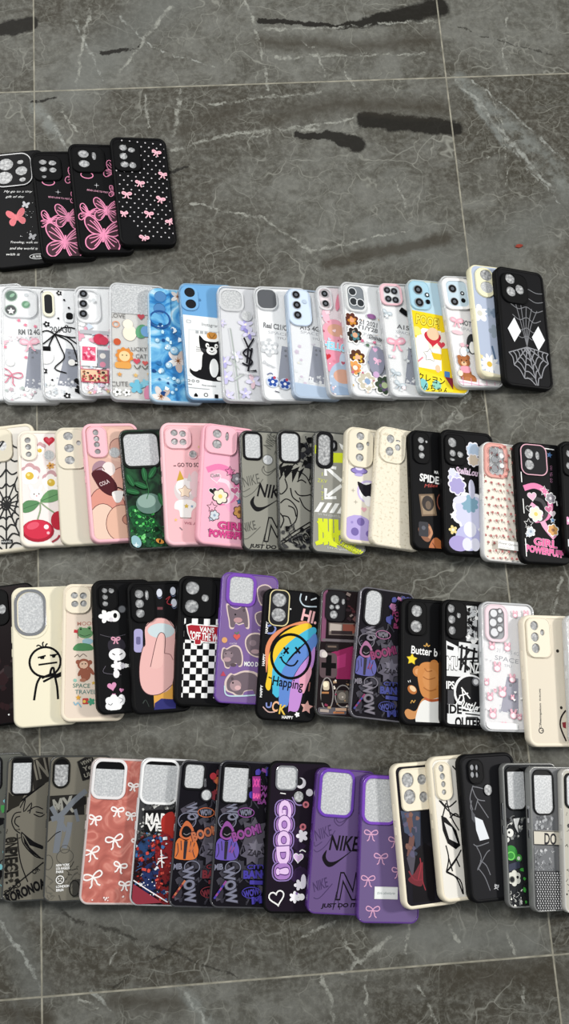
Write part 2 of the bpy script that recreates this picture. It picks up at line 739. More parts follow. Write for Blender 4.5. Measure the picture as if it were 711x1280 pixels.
c = Case(ROW, (37, 188.5), (52, 325), Z, 'soft', BLK, '#0c0c0e',
         'black pink-butterfly case with five small camera holes, second in the top row')
butterflies(c, 0, 0)
c.bump(118, 126, 214, 224, 24, [(152, 154, 13, 11), (183, 154, 13, 11), (154, 181, 13, 11), (185, 181, 12, 11), (157, 209, 8, 7)])
c.done()
c = Case(ROW, (84, 178.5), (98.5, 316), Z, 'soft', BLK, '#0c0c0e',
         'black pink-butterfly case with two camera holes beside a slot, third in top row')
butterflies(c, 143, -28)
c.bump(263, 90, 375, 190, 26, [(302, 121, 18, 16), (305, 158, 18, 15), (337, 124, 7, 17)])
c.done()
c = Case(ROW, (136.5, 170), (150, 306), Z, 'soft', BLK, '#0c0c0e',
         'black case with small pink bows and slanting lines of white dots, top row', ratio=.47)
for i in range(-6, 12):
    for j in range(22):
        x, y = 420 + i * 26 + j * 12.5, 60 + j * 16.5
        if 415 < x < 640:
            c.circ(x, y + 12, 2.6, '#c9c5c8', 8)
for x, y, s, a in ((562, 105, 15, 10), (584, 187, 15, 5), (507, 229, 15, 5), (464, 276, 16, 0), (576, 282, 15, 12), (537, 341, 15, 5),
                   (455, 349, 13, 0), (606, 362, 14, -25), (522, 433, 16, 5)):
    c.bow(x, y, s, '#eeb7c4', 4, a, '#c98b9c')
c.bump(418, 74, 510, 188, 26, [(450, 99, 13, 13), (478, 104, 12, 11), (452, 131, 13, 14), (456, 162, 14, 13), (483, 162, 12, 13)])
c.done()

# ================================================================ row of clear cases
ROW = 'clear and printed phone cases in the second row'
Za, Zb, Zc, Zd = (0, 340, 3.742), (180, 340, 3.742), (350, 340, 3.742), (521, 320, 3.742)


def clear(TL, BL, Z, label, paper='#f7f8f9', **k):
    return Case(ROW, TL, BL, Z, 'clear', CLEAR, CLEARP, label, paper=paper, **k)


def phone_pic(c, x0, y0, w, h, lean=18, col='#7b8194'):
    """a pale grey phone printed on the card inside the case"""
    c.poly([(x0 + lean, y0), (x0 + w, y0 + 6), (x0 + w, y0 + h), (x0 - 6, y0 + h - 6)], col)
    for a, b in ((.32, .08), (.62, .08), (.34, .2)):
        c.circ(x0 + lean * .6 + w * a, y0 + h * b + 6, w * .09, '#4a4f5e', 10)
    c.confetti(x0 - 8, y0 + h * .78, x0 + w, y0 + h + 4, 16, ['#dfe1e6', '#b9bcc6', '#f0f0f2'], 3, 9, 'p', int(x0))


c = clear((-43, 358), (-40, 504), Za, 'clear case cut off by the left edge, lowest in the row of clear cases')
c.done()
c = clear((1, 356), (3.5, 503), Za, 'clear case with pink bows and green-ringed lenses over a card reading RM 12')
c.pap()
c.text(124, 276, 'RM 12 4G', 24, '#16171b', 90, -3, .08)
c.text(115, 308, 'SPACE', 17, '#b9bcc2', 90, -2)
phone_pic(c, 110, 352, 62, 190, 12)
for x, y, col in ((48, 108, '#2c5a42'), (110, 146, '#4d8b62'), (46, 176, '#26292a')):
    c.circ(x, y, 27 if x < 100 else 19, '#9fb7a6')
    c.circ(x, y, 23 if x < 100 else 16, col)
    c.ell(x + 4, y - 3, 13, 7, '#86b694' if col != '#26292a' else '#26292a', -40)
c.star(47, 181, 17, '#f2f2f0')
c.circ(112, 100, 9, '#c8cdd0')
c.pap(False)
for x, y in ((108, 245), (22, 353), (110, 398), (150, 250), (80, 225)):
    c.flower(x, y, 8, '#e9849c')
c.confetti(20, 295, 170, 345, 12, ['#f5c3cf', '#f2dfe4', '#dfe6ea'], 5, 10, 'fc', 5)
c.bow(125, 330, 40, '#efb3c2', 7, -6, '#f6d3dc')
c.bow(50, 484, 46, '#d97f95', 5, 15)
c.circ(45, 425, 17, '#fbfbf6')
c.confetti(20, 540, 160, 600, 12, ['#cdb5bd', '#b6c2be', '#f0c7cf', '#fff'], 6, 14, 'fc', 8)
c.bump(10, 70, 160, 215, 40, [(85, 142, 66, 64, 34)], CLEAR, .12, floor=False, name='camera_rim')
c.done()

c = clear((47.5, 359), (54, 500), Za, 'clear case printed with black ribbons and black flowers, card reading 20/A30 inside')
c.pap()
c.text(275, 265, '20/A30', 26, '#1c1d22', 90, -2, .06)
phone_pic(c, 268, 352, 80, 180, 30, '#757b8d')
c.pap(False)
for q in ([(250, 290), (215, 275), (180, 300), (190, 345), (250, 290)], [(250, 290), (290, 255), (345, 262), (340, 300), (250, 290)],
          [(250, 290), (300, 300), (345, 330)], [(250, 290), (225, 350), (228, 420)], [(250, 290), (275, 350), (290, 400), (250, 450), (300, 470)],
          [(250, 290), (320, 330), (350, 420)]):
    c.line(q, 6, INK)
for x, y, s in ((268, 92, 13), (215, 245, 15), (330, 62, 8), (206, 465, 15), (185, 573, 13), (303, 575, 16), (342, 420, 14), (192, 88, 8), (300, 250, 8)):
    c.flower(x, y, s, INK, '#f2f2f2')
for x, y in ((290, 124), (265, 214), (240, 505), (230, 560), (310, 160)):
    c.circ(x, y, 5, INK, 8)
c.circ(212, 398, 34, WHT)
c.rect(194, 350, 232, 372, INK)
c.confetti(330, 480, 350, 560, 6, [INK], 8, 14, 'r', 2)
c.confetti(200, 520, 320, 590, 14, ['#f6f6f2', '#dfe3e6', '#c9d0d6'], 6, 13, 'fc', 9)
c.circ(322, 420, 15, '#f5f3ee')
c.bump(196, 88, 248, 212, 25, [(222, 150, 17, 46, 15)], mat('#ece9d4', .3), .12, floor=mat('#1e1f22', .2), name='camera_rim')
c.rr(292, 172, 330, 232, 14, '#e8eaec')
c.rr(298, 184, 328, 218, 12, INK)
c.done()

c = clear((92, 357), (100, 495), Za, 'clear case with a collage of red apple, pink pictures and leopard patch')
c.confetti(360, 225, 520, 590, 60, ['#f3c6d2', '#e8a3b6', '#f7eef0', '#c9d6e4', '#fff', '#e3cfd8'], 7, 18, 'cfrhp', 4)
c.rect(372, 272, 510, 290, '#b9babf')
c.rect(378, 345, 445, 440, '#f7f5f5')
c.rect(382, 350, 440, 416, '#e35f80')
c.confetti(384, 352, 438, 414, 12, ['#f7b8c8', '#c42f55', '#ffdbe3'], 5, 11, 'hcp', 6)
c.circ(456, 312, 26, '#c4314d')
c.circ(474, 318, 20, '#d24059')
c.rect(448, 362, 505, 446, '#8c8f9a')
c.circ(470, 390, 13, '#e8e2dc')
c.circ(470, 430, 13, '#d88aa0')
c.rect(368, 454, 496, 516, '#b5485c')
c.rect(374, 458, 490, 510, '#e8c3a0')
c.confetti(376, 462, 488, 508, 40, ['#3a2a22', '#8c5a3a', '#c23a50'], 4, 8, 'p', 2)
c.confetti(370, 520, 510, 580, 26, ['#c9b58a', '#e9a9b8', '#8a9a8a', '#d9c9dd', '#fff'], 5, 11, 'fcs', 12)
c.bump(352, 76, 462, 240, 40, [(408, 158, 46, 74, 36)], CLEAR, .12, floor=False, name='camera_rim')
for y in (102, 150, 198):
    c.lens(386, y, 19)
c.circ(430, 130, 9, '#cfd3d6')
c.done()

c = clear((136.5, 352), (138, 499), Za, 'frosted clear case with LOVE, LUCKY CAT and CUTE lettering and an orange lion', paper='#cfcdc8')
c.rect(516, 52, 700, 190, FOAM)
tx = '#5d5a58'
c.text(548, 204, 'LOVE', 20, tx, 66)
c.text(635, 355, 'LUCKY', 18, tx, 82, -4)
c.text(650, 388, 'CAT', 20, tx, 48)
c.text(556, 522, 'CUTE', 22, tx, 72, -3)
c.heart(650, 200, 17, '#c24f5a')
c.circ(545, 327, 16, '#c4552f')
c.ell(600, 282, 30, 36, '#f0e6d2')
c.circ(592, 240, 22, '#f3ead8')
c.ell(652, 270, 26, 34, '#5f9f76', 20)
c.ell(672, 268, 24, 26, '#77a8d6')
c.flower(577, 390, 40, '#d98a3c', None, 9, 0, .8)
c.circ(577, 392, 24, '#eccf9a')
c.circ(568, 388, 3, INK, 8); c.circ(586, 388, 3, INK, 8)
c.rr(535, 420, 606, 450, 12, '#e0a050')
c.heart(630, 412, 17, '#c6485a'); c.heart(666, 418, 14, '#d3605c')
c.line([(618, 430), (632, 448), (646, 430)], 4, '#5b5a50'); c.line([(652, 432), (666, 446), (680, 430)], 4, '#5b5a50')
c.ring(540, 245, 14, 13, 5, '#dc9b7a')
c.flower(630, 530, 34, '#6db6cf', None, 5, 20); c.flower(665, 512, 20, '#8cc7da')
c.flower(546, 560, 20, WHT, '#4a4a44'); c.flower(586, 560, 18, WHT, '#4a4a44')
c.ell(682, 560, 22, 40, '#d98aa6')
c.star(556, 478, 12, '#d99a50'); c.star(625, 478, 12, '#d9b270'); c.star(680, 468, 8, '#d9b270')
c.done()

marble_blue = ramp_mat('blue_swirl_print', [(.28, '#103a78'), (.42, '#2f84c4'), (.55, '#7cc0e4'), (.66, '#cfe6f2')], 26, 6, .25, dist=1.6)
c = Case(ROW, (185, 358.5), (187, 502), Zb, 'flat', mat('#b9d4e6', .2), marble_blue,
         'glossy blue case with white and gold blossoms and water drops', rough=.25)
for x, y, s, a in ((150, 410, 56, 10), (75, 580, 50, 30), (150, 105, 34, 0)):
    for k in range(5):
        an = radians(a + 72 * k)
        c.ell(x + s * .5 * cos(an), y + s * .5 * sin(an), s * .5, s * .27, ['#d9d2cf', '#c3b3ab', '#e6e2df'][k % 3], a + 72 * k)
    for k in range(7):
        an = radians(a + 51 * k)
        c.line([(x, y), (x + s * .28 * cos(an), y + s * .28 * sin(an))], 3, '#a8703a', sm=False)
    c.circ(x, y, s * .12, '#7a4a22', 10)
for x, y, s in ((60, 322, 12), (108, 350, 16), (78, 462, 14), (110, 435, 16), (150, 505, 12), (125, 560, 9), (135, 365, 20), (66, 260, 9)):
    c.circ(x, y, s, '#5c90b4')
    c.circ(x - s * .15, y - s * .15, s * .8, '#a9cde2')
    c.circ(x - s * .3, y - s * .3, s * .25, WHT, 8)
c.confetti(40, 220, 160, 590, 24, ['#0f3f7c', '#bfe0f0', '#2c6ea8', '#e9f4fa'], 5, 12, 'p', 6)
c.bump(24, 72, 120, 250, 40, [(72, 112, 27, 25), (68, 172, 27, 27)], marble_blue, .12, floor=mat('#4f83b8', .1), lip=False)
c.ring(70, 222, 44, 40, 8, '#1d4e8e')
c.done()

c = Case(ROW, (223, 353), (234, 500), Zb, 'clear', mat('#8fb8da', .15, 0, .7), '#6ea6d6',
         'sky blue case with a white photo-post print of a black cat', rough=.3)
c.rect(160, 200, 400, 620, '#eef1f2')
c.text(306, 240, 'Instagram', 20, '#2c2c30', 78, 2)
c.rr(196, 222, 218, 238, 4, '#b9bcc0'); c.rr(200, 226, 214, 234, 3, '#eef1f2')
c.rect(206, 266, 350, 488, '#d9dcde'); c.rect(212, 272, 350, 482, '#f4f4f2')
for k in range(5):
    c.rect(238 + k * 20, 270, 252 + k * 20, 284, '#a9adb0')
c.rr(288, 272, 334, 304, 14, '#c98a3c'); c.line([(296, 280), (310, 300), (326, 278)], 3, '#7a4b1c')
c.poly([(254, 292), (280, 314), (330, 316), (352, 298), (356, 340), (346, 372), (300, 382), (262, 362)], '#17171a', True)
c.poly([(275, 370), (350, 368), (372, 430), (370, 496), (262, 496), (215, 470), (222, 440), (262, 452)], '#17171a', True)
c.ell(233, 447, 20, 15, WHT, 25)
c.ell(320, 440, 20, 44, '#eceeee')
c.ell(310, 360, 24, 19, WHT)
c.circ(310, 352, 6, INK, 10); c.line([(298, 362), (310, 368), (322, 362)], 2.5, INK)
for x in (290, 330):
    c.ell(x, 336, 8, 11, WHT); c.circ(x + 2, 338, 4, INK, 8)
for dy in (-8, 2, 12):
    c.line([(240, 356 + dy), (282, 360 + dy * .4)], 2, '#4a4a4e', sm=False)
c.ell(345, 488, 14, 10, WHT)
for x in (208, 228, 248):
    c.ring(x, 508, 6, 5, 2, '#2a2a2e', 10)
c.text(298, 524, 'First comment', 8, '#2c2c30', 62)
c.text(212, 524, 'Likes', 7, '#2c2c30', 22)
c.line([(205, 540), (300, 541)], 3, '#a9adb0', sm=False)
c.poly([(232, 572), (240, 562), (248, 572), (248, 580), (232, 580)], INK)
c.ring(284, 568, 8, 8, 2.5, INK, 12); c.rr(322, 562, 338, 580, 3, INK)
c.bump(170, 62, 250, 180, 34, [(210, 93, 24, 23), (216, 148, 24, 22)], '#75acda', .14, floor=mat('#17181c', .12), lip=False)
for x, y in ((210, 93), (216, 148)):
    c.circ(x, y, 1, INK, 6)
c.circ(256, 122, 6, '#4c7ba6', 10)
c.done()

c = clear((271, 356), (279.5, 501), Zb, 'clear case with lilac watercolour flowers around a tall black monogram', paper='#dcdde1')
for x, y, s, col in ((470, 235, 34, '#a9a4d6'), (485, 275, 30, '#8d86c6'), (378, 420, 30, '#b3aede'), (385, 490, 34, '#c4bfe6'), (365, 240, 18, '#c9c2de'),
                     (505, 500, 34, '#e3c4cf'), (470, 560, 26, '#b9b6dc'), (395, 575, 26, '#d6d0ea'), (430, 390, 26, '#eceef0')):
    for k in range(5):
        a = 72 * k + x % 60
        c.ell(x + s * .5 * cos(radians(a)), y + s * .5 * sin(radians(a)), s * .55, s * .28, col if k % 2 else '#d5d2ea', a)
    c.circ(x, y, s * .16, '#f3e9d8', 8)
c.line([(400, 260), (420, 400), (440, 590)], 5, '#aab3ae'); c.line([(440, 450), (400, 400)], 4, '#b9c2bb'); c.line([(420, 500), (460, 470)], 6, '#c3cac6')
c.line([(462, 300), (482, 345), (474, 420)], 8, '#1b1a20', sm=False)
c.line([(482, 345), (507, 298)], 7, '#1b1a20', sm=False)
c.line([(498, 345), (480, 456), (518, 450)], 9, '#1b1a20', sm=False)
c.line([(500, 364), (478, 352), (459, 374), (480, 392), (499, 409), (484, 430), (454, 420)], 8, '#1b1a20')
c.text(487, 474, 'SAINT LAURENT', 9, '#8c8a92', 96, 2)
c.bump(350, 72, 462, 180, 34, [(406, 125, 46, 44, 28)], mat('#e8eaec', .1, 0, .7), .12, lip=False, name='camera_frame')
c.circ(475, 195, 25, '#c6c8cc'); c.circ(475, 195, 21, FOAM)
c.done()

c = clear((316.5, 357), (329, 501), Zb, 'clear case over a Real C21 card with dark lens cluster and blue doodles')
c.pap()
c.text(612, 246, 'Real C21/C', 24, '#1c1d22', 106, 2, .06)
c.text(625, 278, 'SPACE', 14, '#9ea1a8', 90, 2)
c.text(640, 300, 'TPU', 12, '#84878e', 40, 2)
phone_pic(c, 628, 335, 70, 200, 14, '#858a9c')
c.pap(False)
for k in range(4):
    c.flower(585, 350, 44 - k * 10, ['#c9cccf', '#e9ebec', '#c3c6ca', '#e6e8ea'][k], None, 6, k * 25)
c.text(585, 432, 'Dreamer', 16, '#a5a9ae', 60, 22, shear=.3)
for x, y in ((600, 510), (655, 515)):
    c.circ(x, y, 27, '#cbd6ea'); c.flower(x, y, 24, '#2e51a0', '#f4f4f6', 5, 20); c.circ(x + 8, y - 20, 7, '#b8485a', 8)
c.line([(575, 480), (590, 470), (600, 476)], 4, '#3c4a80'); c.line([(610, 552), (630, 556)], 4, '#4a4a5a', sm=False)
c.bump(522, 70, 622, 176, 36, [(572, 122, 43, 45, 28)], CLEAR, .12, floor=mat('#5a5c60', .15), lip=True, name='camera_rim')
c.done()
# ---- second row, right half
c = Case(ROW, (357, 359.5), (367.5, 497), Zc, 'clear', mat('#c7d9ee', .15, 0, .75), CLEARP, 'clear case with a pale blue rim and pale blue three-lens camera surround',
         paper='#e9ebee')
c.pap()
c.text(140, 248, 'A15 4G', 22, '#1c1d22', 90, -1, .06)
c.text(140, 272, 'SPACE', 14, '#8f939c', 84)
c.text(170, 296, 'TPU', 11, '#85888f', 34)
phone_pic(c, 140, 330, 66, 175, 16)
c.confetti(75, 320, 150, 540, 14, ['#e7e6d8', '#cdbfd2', '#dfe3e6', '#b9c4d6'], 7, 13, 'fcl', 4)
c.pap(False)
c.poly([(60, 515), (240, 520), (240, 600), (60, 600)], mat('#bcd0e8', .25, 0, .8))
c.bump(32, 68, 142, 244, 38, (), mat('#d3e2f4', .2), .14, lip=True)
c.z += .27
for y, x in ((103, 72), (152, 76), (200, 80)):
    c.lens(x, y, 19)
c.circ(112, 130, 10, '#b9c8da')
c.z -= .27
c.done()

c = clear((394, 356), (412, 496), Zc, 'clear case with HELLO lettering over pink and blue plush shapes', paper='#f3e2e6', ratio=.44)
c.ell(256, 290, 62, 78, '#e8a3b4'); c.ell(215, 205, 16, 34, '#f0bccb', -15); c.ell(275, 120, 12, 50, '#e58ba0', 10); c.ell(262, 265, 40, 30, '#d9a58e')
c.ell(250, 410, 52, 60, '#e392a8'); c.heart(222, 395, 18, '#c8313e')
c.ell(300, 490, 70, 80, '#aebfd4'); c.ell(292, 400, 14, 30, '#c3d0e0', 5); c.ell(296, 480, 46, 34, '#d6a58f'); c.ell(275, 560, 62, 34, '#9db2cc')
c.flower(222, 182, 14, '#f6d5de')
c.confetti(195, 190, 330, 570, 26, ['#f4d3da', '#d98398', '#c9d6e6', '#f6ece8', '#b85a6c'], 4, 10, 'hcfl', 4)
c.text(258, 343, 'HELLO', 34, '#8fd3ea', 108, 2, .06, '#f7fbfd', .06)
c.bump(172, 66, 240, 178, 30, [(206, 122, 27, 48, 24)], CLEAR, .12, floor=False, name='camera_rim')
c.lens(208, 96, 17); c.lens(213, 143, 17)
c.done()

c = clear((425, 351), (440, 495), Zc, 'clear case scattered with brown and green doodles beside a card reading Y21 and Y28', paper='#eef0f1')
c.pap()
c.text(410, 218, 'Y21 2021', 22, '#26272c', 106, 4, .05)
c.text(415, 245, 'T1/Y28', 20, '#26272c', 100, 4, .05)
c.text(425, 275, 'SPACE', 14, '#a5a8ae', 80, 3)
phone_pic(c, 420, 330, 84, 190, 20, '#8b8fa0')
c.pap(False)
for x, y, s, cols in ((335, 220, 36, ('#5a2c20', '#e2a07a', '#c8862f')), (350, 290, 38, ('#2c2420', '#d9a583', '#4a7e86')), (362, 395, 40, ('#5a3420', '#e6b493', '#e0b33a')),
                      (350, 445, 34, ('#e3a25a', '#f4ead8', '#d87f4a')), (408, 500, 44, ('#c9c2ae', '#8fa8c8', '#f0efe8')), (490, 505, 44, ('#3a4a38', '#b8c79a', '#6a5a7a'))):
    c.flower(x, y, s, cols[0], None, 7, 0, .75, '#f6f4f0'); c.flower(x + 4, y + 4, s * .62, cols[2], None, 5); c.circ(x + 3, y, s * .34, cols[1], 12)
c.confetti(330, 190, 500, 560, 34, ['#3a2f2a', '#c8a24a', '#5b6f98', '#c56a86', '#e9d6c8', '#54705a'], 4, 10, 'cphl', 15)
c.ell(455, 395, 40, 70, '#8e90a2')
c.heart(448, 345, 13, '#d7a2c4'); c.bow(458, 395, 18, '#e6b6cf', 6, 10, '#dca0c0'); c.circ(452, 462, 15, '#c9a7cc')
c.ell(432, 186, 22, 12, '#8a5a8c')
c.text(452, 290, 'Disney', 26, '#2a2a30', 64, 4, .02, shear=.25)
c.text(440, 318, 'Happy World', 9, '#3a3a40', 70, 4, shear=.25)
c.bump(306, 46, 406, 180, 32, [(356, 112, 40, 56, 24)], mat('#eef0f0', .12, 0, .8), .13, floor=mat('#7c8288', .12), name='camera_rim')
c.z += .03
for x, y in ((338, 84), (344, 131), (378, 132)):
    c.ring(x, y, 19, 19, 4, '#d9dde0'); c.circ(x, y, 15, '#2c3034')
c.done()

c = clear((472, 353), (489.5, 496), Zc, 'clear case with a pale pink camera surround and a pink ribbon bow', paper='#eceded')
c.pap()
c.text(578, 245, 'A15', 20, '#1c1d22', 56, 2, .06)
c.text(580, 272, 'SPACE', 14, '#8f939c', 72, 2)
phone_pic(c, 592, 335, 60, 180, 12)
c.pap(False)
c.bow(545, 325, 42, '#e8a6b6', 9, -8, '#f4cfd8')
for x, y, s in ((500, 190, 16), (540, 470, 16), (560, 522, 18), (505, 395, 12)):
    c.bow(x, y, s * 1.5, '#b9c4cb', 5, 20, '#d5dde2')
c.confetti(490, 200, 620, 560, 14, ['#f2cdd6', '#e3e6e8', '#f6e6ea'], 5, 11, 'fc', 3)
c.rect(560, 160, 600, 185, INK, 30)
c.bump(462, 46, 568, 152, 30, [(518, 100, 40, 42, 22)], mat('#eec3cb', .25), .13, floor=mat('#d7dadd', .2), name='camera_rim')
c.z += .03
for x, y in ((500, 80), (533, 80), (506, 122), (540, 122)):
    c.lens(x, y, 17, '#1c1d20')
c.done()

c = Case(ROW, (508, 348), (525, 491), Zc, 'clear', mat('#d8e6ea', .12, 0, .6), '#f2d21e', 'yellow comic print case with a light blue top and POOF! lettering', rough=.3)
c.rect(560, 10, 900, 178, '#b7d3e0')
c.poly([(610, 255), (760, 255), (760, 445), (630, 445)], '#f3f0ea')
c.poly([(690, 280), (800, 250), (800, 330), (700, 350)], '#ece4d4')
c.star(622, 262, 50, '#f0cf16', 9, .7); c.circ(640, 275, 22, '#f5e27a')
c.set_clip(c.cb[0], c.cb[1], c.cb[2], c.cb[3], c.cb[4])
c.Z = Zd
c.text(55, 293, 'POOF!', 44, '#f6e14a', 112, 3, .04, '#5a4a10', .06)
c.heart(78, 372, 44, '#c6283a'); c.circ(80, 350, 30, '#eec5a2'); c.star(64, 455, 32, '#f6f4ee', 5, .6, out='#4a4a4a'); c.heart(120, 395, 20, '#d64050')
c.poly([(70, 440), (125, 440), (118, 470), (82, 470)], '#e8c21e'); c.ell(102, 512, 12, 18, '#efc7a4')
c.line([(0, 500), (30, 470)], 7, '#e58c9c', sm=False); c.rr(134, 518, 160, 545, 3, '#4a86c8'); c.rect(138, 545, 175, 600, '#8c2434')
c.poly([(-60, 512), (140, 552), (175, 600), (175, 660), (-60, 640)], '#f4dc2a'); c.circ(24, 600, 30, '#7cc6c8'); c.circ(96, 590, 22, '#8cccb8')
c.text(70, 566, 'クレヨン', 34, INK, 130, 3, .02)
c.text(80, 608, 'しんちゃん', 32, INK, 150, 3, .02)
c.Z = Zc
c.bump(598, 32, 700, 172, 34, (), mat('#a9cfe0', .2), .14)
c.z += .25
c.lens(644, 78, 22); c.lens(650, 139, 22); c.circ(688, 95, 11, INK); c.circ(688, 95, 6, '#e3eef2', 10); c.circ(692, 128, 11, INK)
c.z -= .25
c.done()

c = clear((549, 344), (572, 484), Zd, 'clear case with a brown teddy bear above a pink check strip', paper='#f4f1f1', ratio=.44)
c.pap()
c.text(252, 298, 'NOT 12', 24, '#1c1d22', 84, 2, .06)
c.text(250, 328, 'SPACE', 15, '#9a9da6', 78, 2)
c.pap(False)
c.bow(190, 298, 30, '#eab0be', 7, 0, '#f3ccd6'); c.ell(192, 352, 26, 10, '#eec6ce')
c.ell(262, 395, 26, 48, '#2b2c30'); c.ell(264, 412, 15, 28, WHT); c.heart(238, 408, 8, '#d4a0b0')
c.ell(222, 440, 16, 22, WHT); c.circ(216, 408, 10, '#eab8c4'); c.circ(240, 430, 8, '#bdd0dc')
br = '#a9683c'
c.circ(200, 470, 11, br); c.circ(240, 464, 11, br); c.ell(222, 488, 30, 26, br); c.ell(230, 545, 30, 34, br); c.ell(262, 560, 22, 17, br, 25); c.ell(240, 568, 18, 12, '#b87648')
c.ell(222, 496, 13, 10, '#e3bd94'); c.circ(222, 491, 4, '#3a2418', 8); c.circ(210, 482, 3, '#2a1a12', 8); c.circ(234, 480, 3, '#2a1a12', 8)
c.poly([(208, 512), (248, 508), (250, 535), (212, 538)], '#eb9fb0', True)
c.ell(205, 545, 12, 14, '#f2e3d0')
c.poly([(170, 575), (440, 575), (440, 640), (170, 640)], '#f6e6ec')
for y in (586, 606):
    c.line([(180, y), (430, y)], 3, '#d79ab6', sm=False)
for x in (215, 255, 290, 330, 370):
    c.line([(x, 560), (x + 6, 620)], 3, '#d79ab6', sm=False)
c.bump(112, 90, 248, 244, 34, [(182, 167, 52, 62, 26)], mat('#f4f2f2', .2), .13, floor=mat('#c3d6e2', .2), name='camera_rim')
c.z += .03
c.lens(168, 144, 21); c.lens(178, 206, 20); c.circ(216, 158, 10, INK); c.circ(216, 158, 5, '#dfe6ea', 8); c.circ(221, 192, 11, INK)
c.done()

c = Case(ROW, (586, 329), (601, 470), Zd, 'flat', '#efe9c6', '#b4bfd4', 'pale yellow rimmed case with white daisies on a grey blue back, two lens rings', rough=.35)
c.flower(296, 265, 44, '#eceef0', '#d8d6c8', 5, 10, .6); c.flower(345, 250, 22, '#9fb0c4', None); c.flower(372, 338, 34, '#9aa7b4', None, 5, 0, .6); c.flower(372, 250, 24, '#8294ac', None)
for k in range(10):
    a = 36 * k
    c.ell(342 + 28 * cos(radians(a)), 498 + 28 * sin(radians(a)), 22, 9, WHT, a)
c.circ(342, 498, 13, '#dcb84a')
c.line([(355, 410), (372, 470)], 9, '#5c7390'); c.ell(385, 520, 20, 30, '#e3e6ea'); c.flower(300, 470, 12, '#e9d9a0')
c.poly([(280, 530), (420, 540), (420, 560), (290, 556)], '#e6dfc4')
c.bump(274, 40, 368, 184, 44, [(326, 76, 31, 27), (330, 134, 33, 28)], '#f1ecc8', .16)
c.done()

c = Case(ROW, (619, 331), (632, 481), Zd, 'soft', BLK, '#131315', 'black case with grey spider web and two white diamonds, right end of second row', ratio=.445)
g = '#77787c'
for k in range(5):
    c.line([(470 + 28 * k, 200 + 4 * k), (500 + 12 * k, 300), (528, 398)], 3.4, g)
for y, d in ((120, 10), (165, 12), (210, 16), (262, 16), (312, 14), (352, 10)):
    hw = 105 - (y - 120) * .22
    q = [(528 - hw + i * hw / 2, y + (d if i % 2 else -2)) for i in range(5)]
    c.line(q, 3.4, g)
c.web(528, 402, [(95, 110), (118, 122), (152, 150), (164, 190), (186, 152), (215, 120), (245, 105)], (.18, .36, .56, .78, 1.0), 5, '#8a8b90', .88)
for x, y, a in ((462, 334, 0), (586, 350, 0)):
    ca, sa = cos(radians(a)), sin(radians(a))
    c.poly([(x + p * ca - q * sa, y + p * sa + q * ca) for p, q in ((0, -60), (34, 0), (0, 58), (-34, 0))], '#e6e8ea')
c.text(538, 546, 'web', 8, '#77787c', 34, 4)
c.bump(396, 62, 532, 208, 40, [(440, 93, 26, 25), (445, 154, 25, 24), (490, 134, 23, 24)])
c.done()

# ================================================================ third row
ROW = 'phone cases in the third row'
Za, Zb, Zc, Zd, Ze = (0, 520, 3.742), (140, 520, 3.555), (290, 520, 3.555), (420, 520, 3.742), (541, 530, 4.182)
c = Case(ROW, (-33, 536), (-23, 694), Za, 'soft', CRM, '#e6e1d8', 'white case with bold black spider web cut off at left of third row')
c.web(22, 425, [(0, 330), (22, 340), (48, 260), (75, 190), (105, 160), (135, 190), (158, 220), (180, 240), (205, 240), (235, 200), (268, 180), (300, 200), (335, 300)],
      (.12, .3, .5, .72, .95), 7, INK, .84)
c.poly([(-70, 380), (-40, 330), (-10, 400), (-45, 430)], WHT)
c.rr(0, 588, 50, 606, 2, INK); c.text(24, 597, 'MARVEL', 9, WHT, 44)
c.bump(-100, 68, 52, 228, 40, [(8, 150, 18, 24), (-55, 110, 24, 24), (-50, 180, 24, 24)])
c.done()

c = Case(ROW, (21, 537.5), (25.5, 684), Za, 'soft', '#efe6d8', '#f3e7e4', 'cream case with puffy red cherries, fried eggs and a small bunny', rough=.35)
c.heart(222, 112, 27, '#c02438'); c.heart(220, 108, 16, '#d8485a')
for x, y, s in ((135, 282, 44), (230, 312, 42), (180, 160, 24)):
    c.flower(x + 4, y - 16, s * 1.05, '#caa0a4', None, 5, 12, .8)
    c.flower(x, y, s, '#f8f4ee', None, 5, 12, .8); c.circ(x, y, s * .42, '#d9b640'); c.circ(x - 5, y - 5, s * .16, '#f0dc8c', 8)
c.flower(228, 232, 18, '#d9a45c', '#8a5a30'); c.line([(210, 245), (250, 225)], 3, '#c98a3c')
c.ell(165, 370, 30, 27, '#f7efec'); c.ell(142, 340, 9, 20, '#f7efec', -30); c.ell(182, 340, 9, 18, '#f7efec', 25)
c.circ(155, 368, 3, INK, 8); c.circ(176, 366, 3, INK, 8); c.circ(166, 376, 3, '#d8808c', 8)
c.poly([(98, 430), (120, 400), (160, 398), (178, 410), (150, 445), (110, 455)], '#5a8a5c', True); c.line([(100, 440), (175, 410)], 3, '#3f6a44', sm=False)
c.poly([(182, 402), (215, 352), (262, 348), (275, 380), (235, 404)], '#6a9a66', True); c.line([(185, 400), (268, 362)], 3, '#3f6a44', sm=False)
c.line([(180, 405), (182, 440), (170, 485)], 6, '#8aa07c'); c.line([(182, 405), (210, 430), (245, 455)], 6, '#8aa07c')
c.ell(262, 490, 34, 44, '#b81c34')
c.ell(172, 538, 70, 52, '#a81830'); c.ell(170, 532, 62, 44, '#cf2c46'); c.ell(150, 515, 28, 16, '#e2566c', -20); c.circ(208, 520, 11, '#f6e4e6'); c.circ(216, 548, 7, '#f0b9c2', 8)
for q in ([(112, 590), (128, 606), (150, 604)], [(180, 606), (210, 600)], [(232, 590), (255, 575), (266, 558)]):
    c.line(q, 9, '#a83a48')
c.bump(94, 76, 168, 212, 34, [(126, 115, 14, 14), (129, 147, 14, 14), (131, 182, 13, 13)])
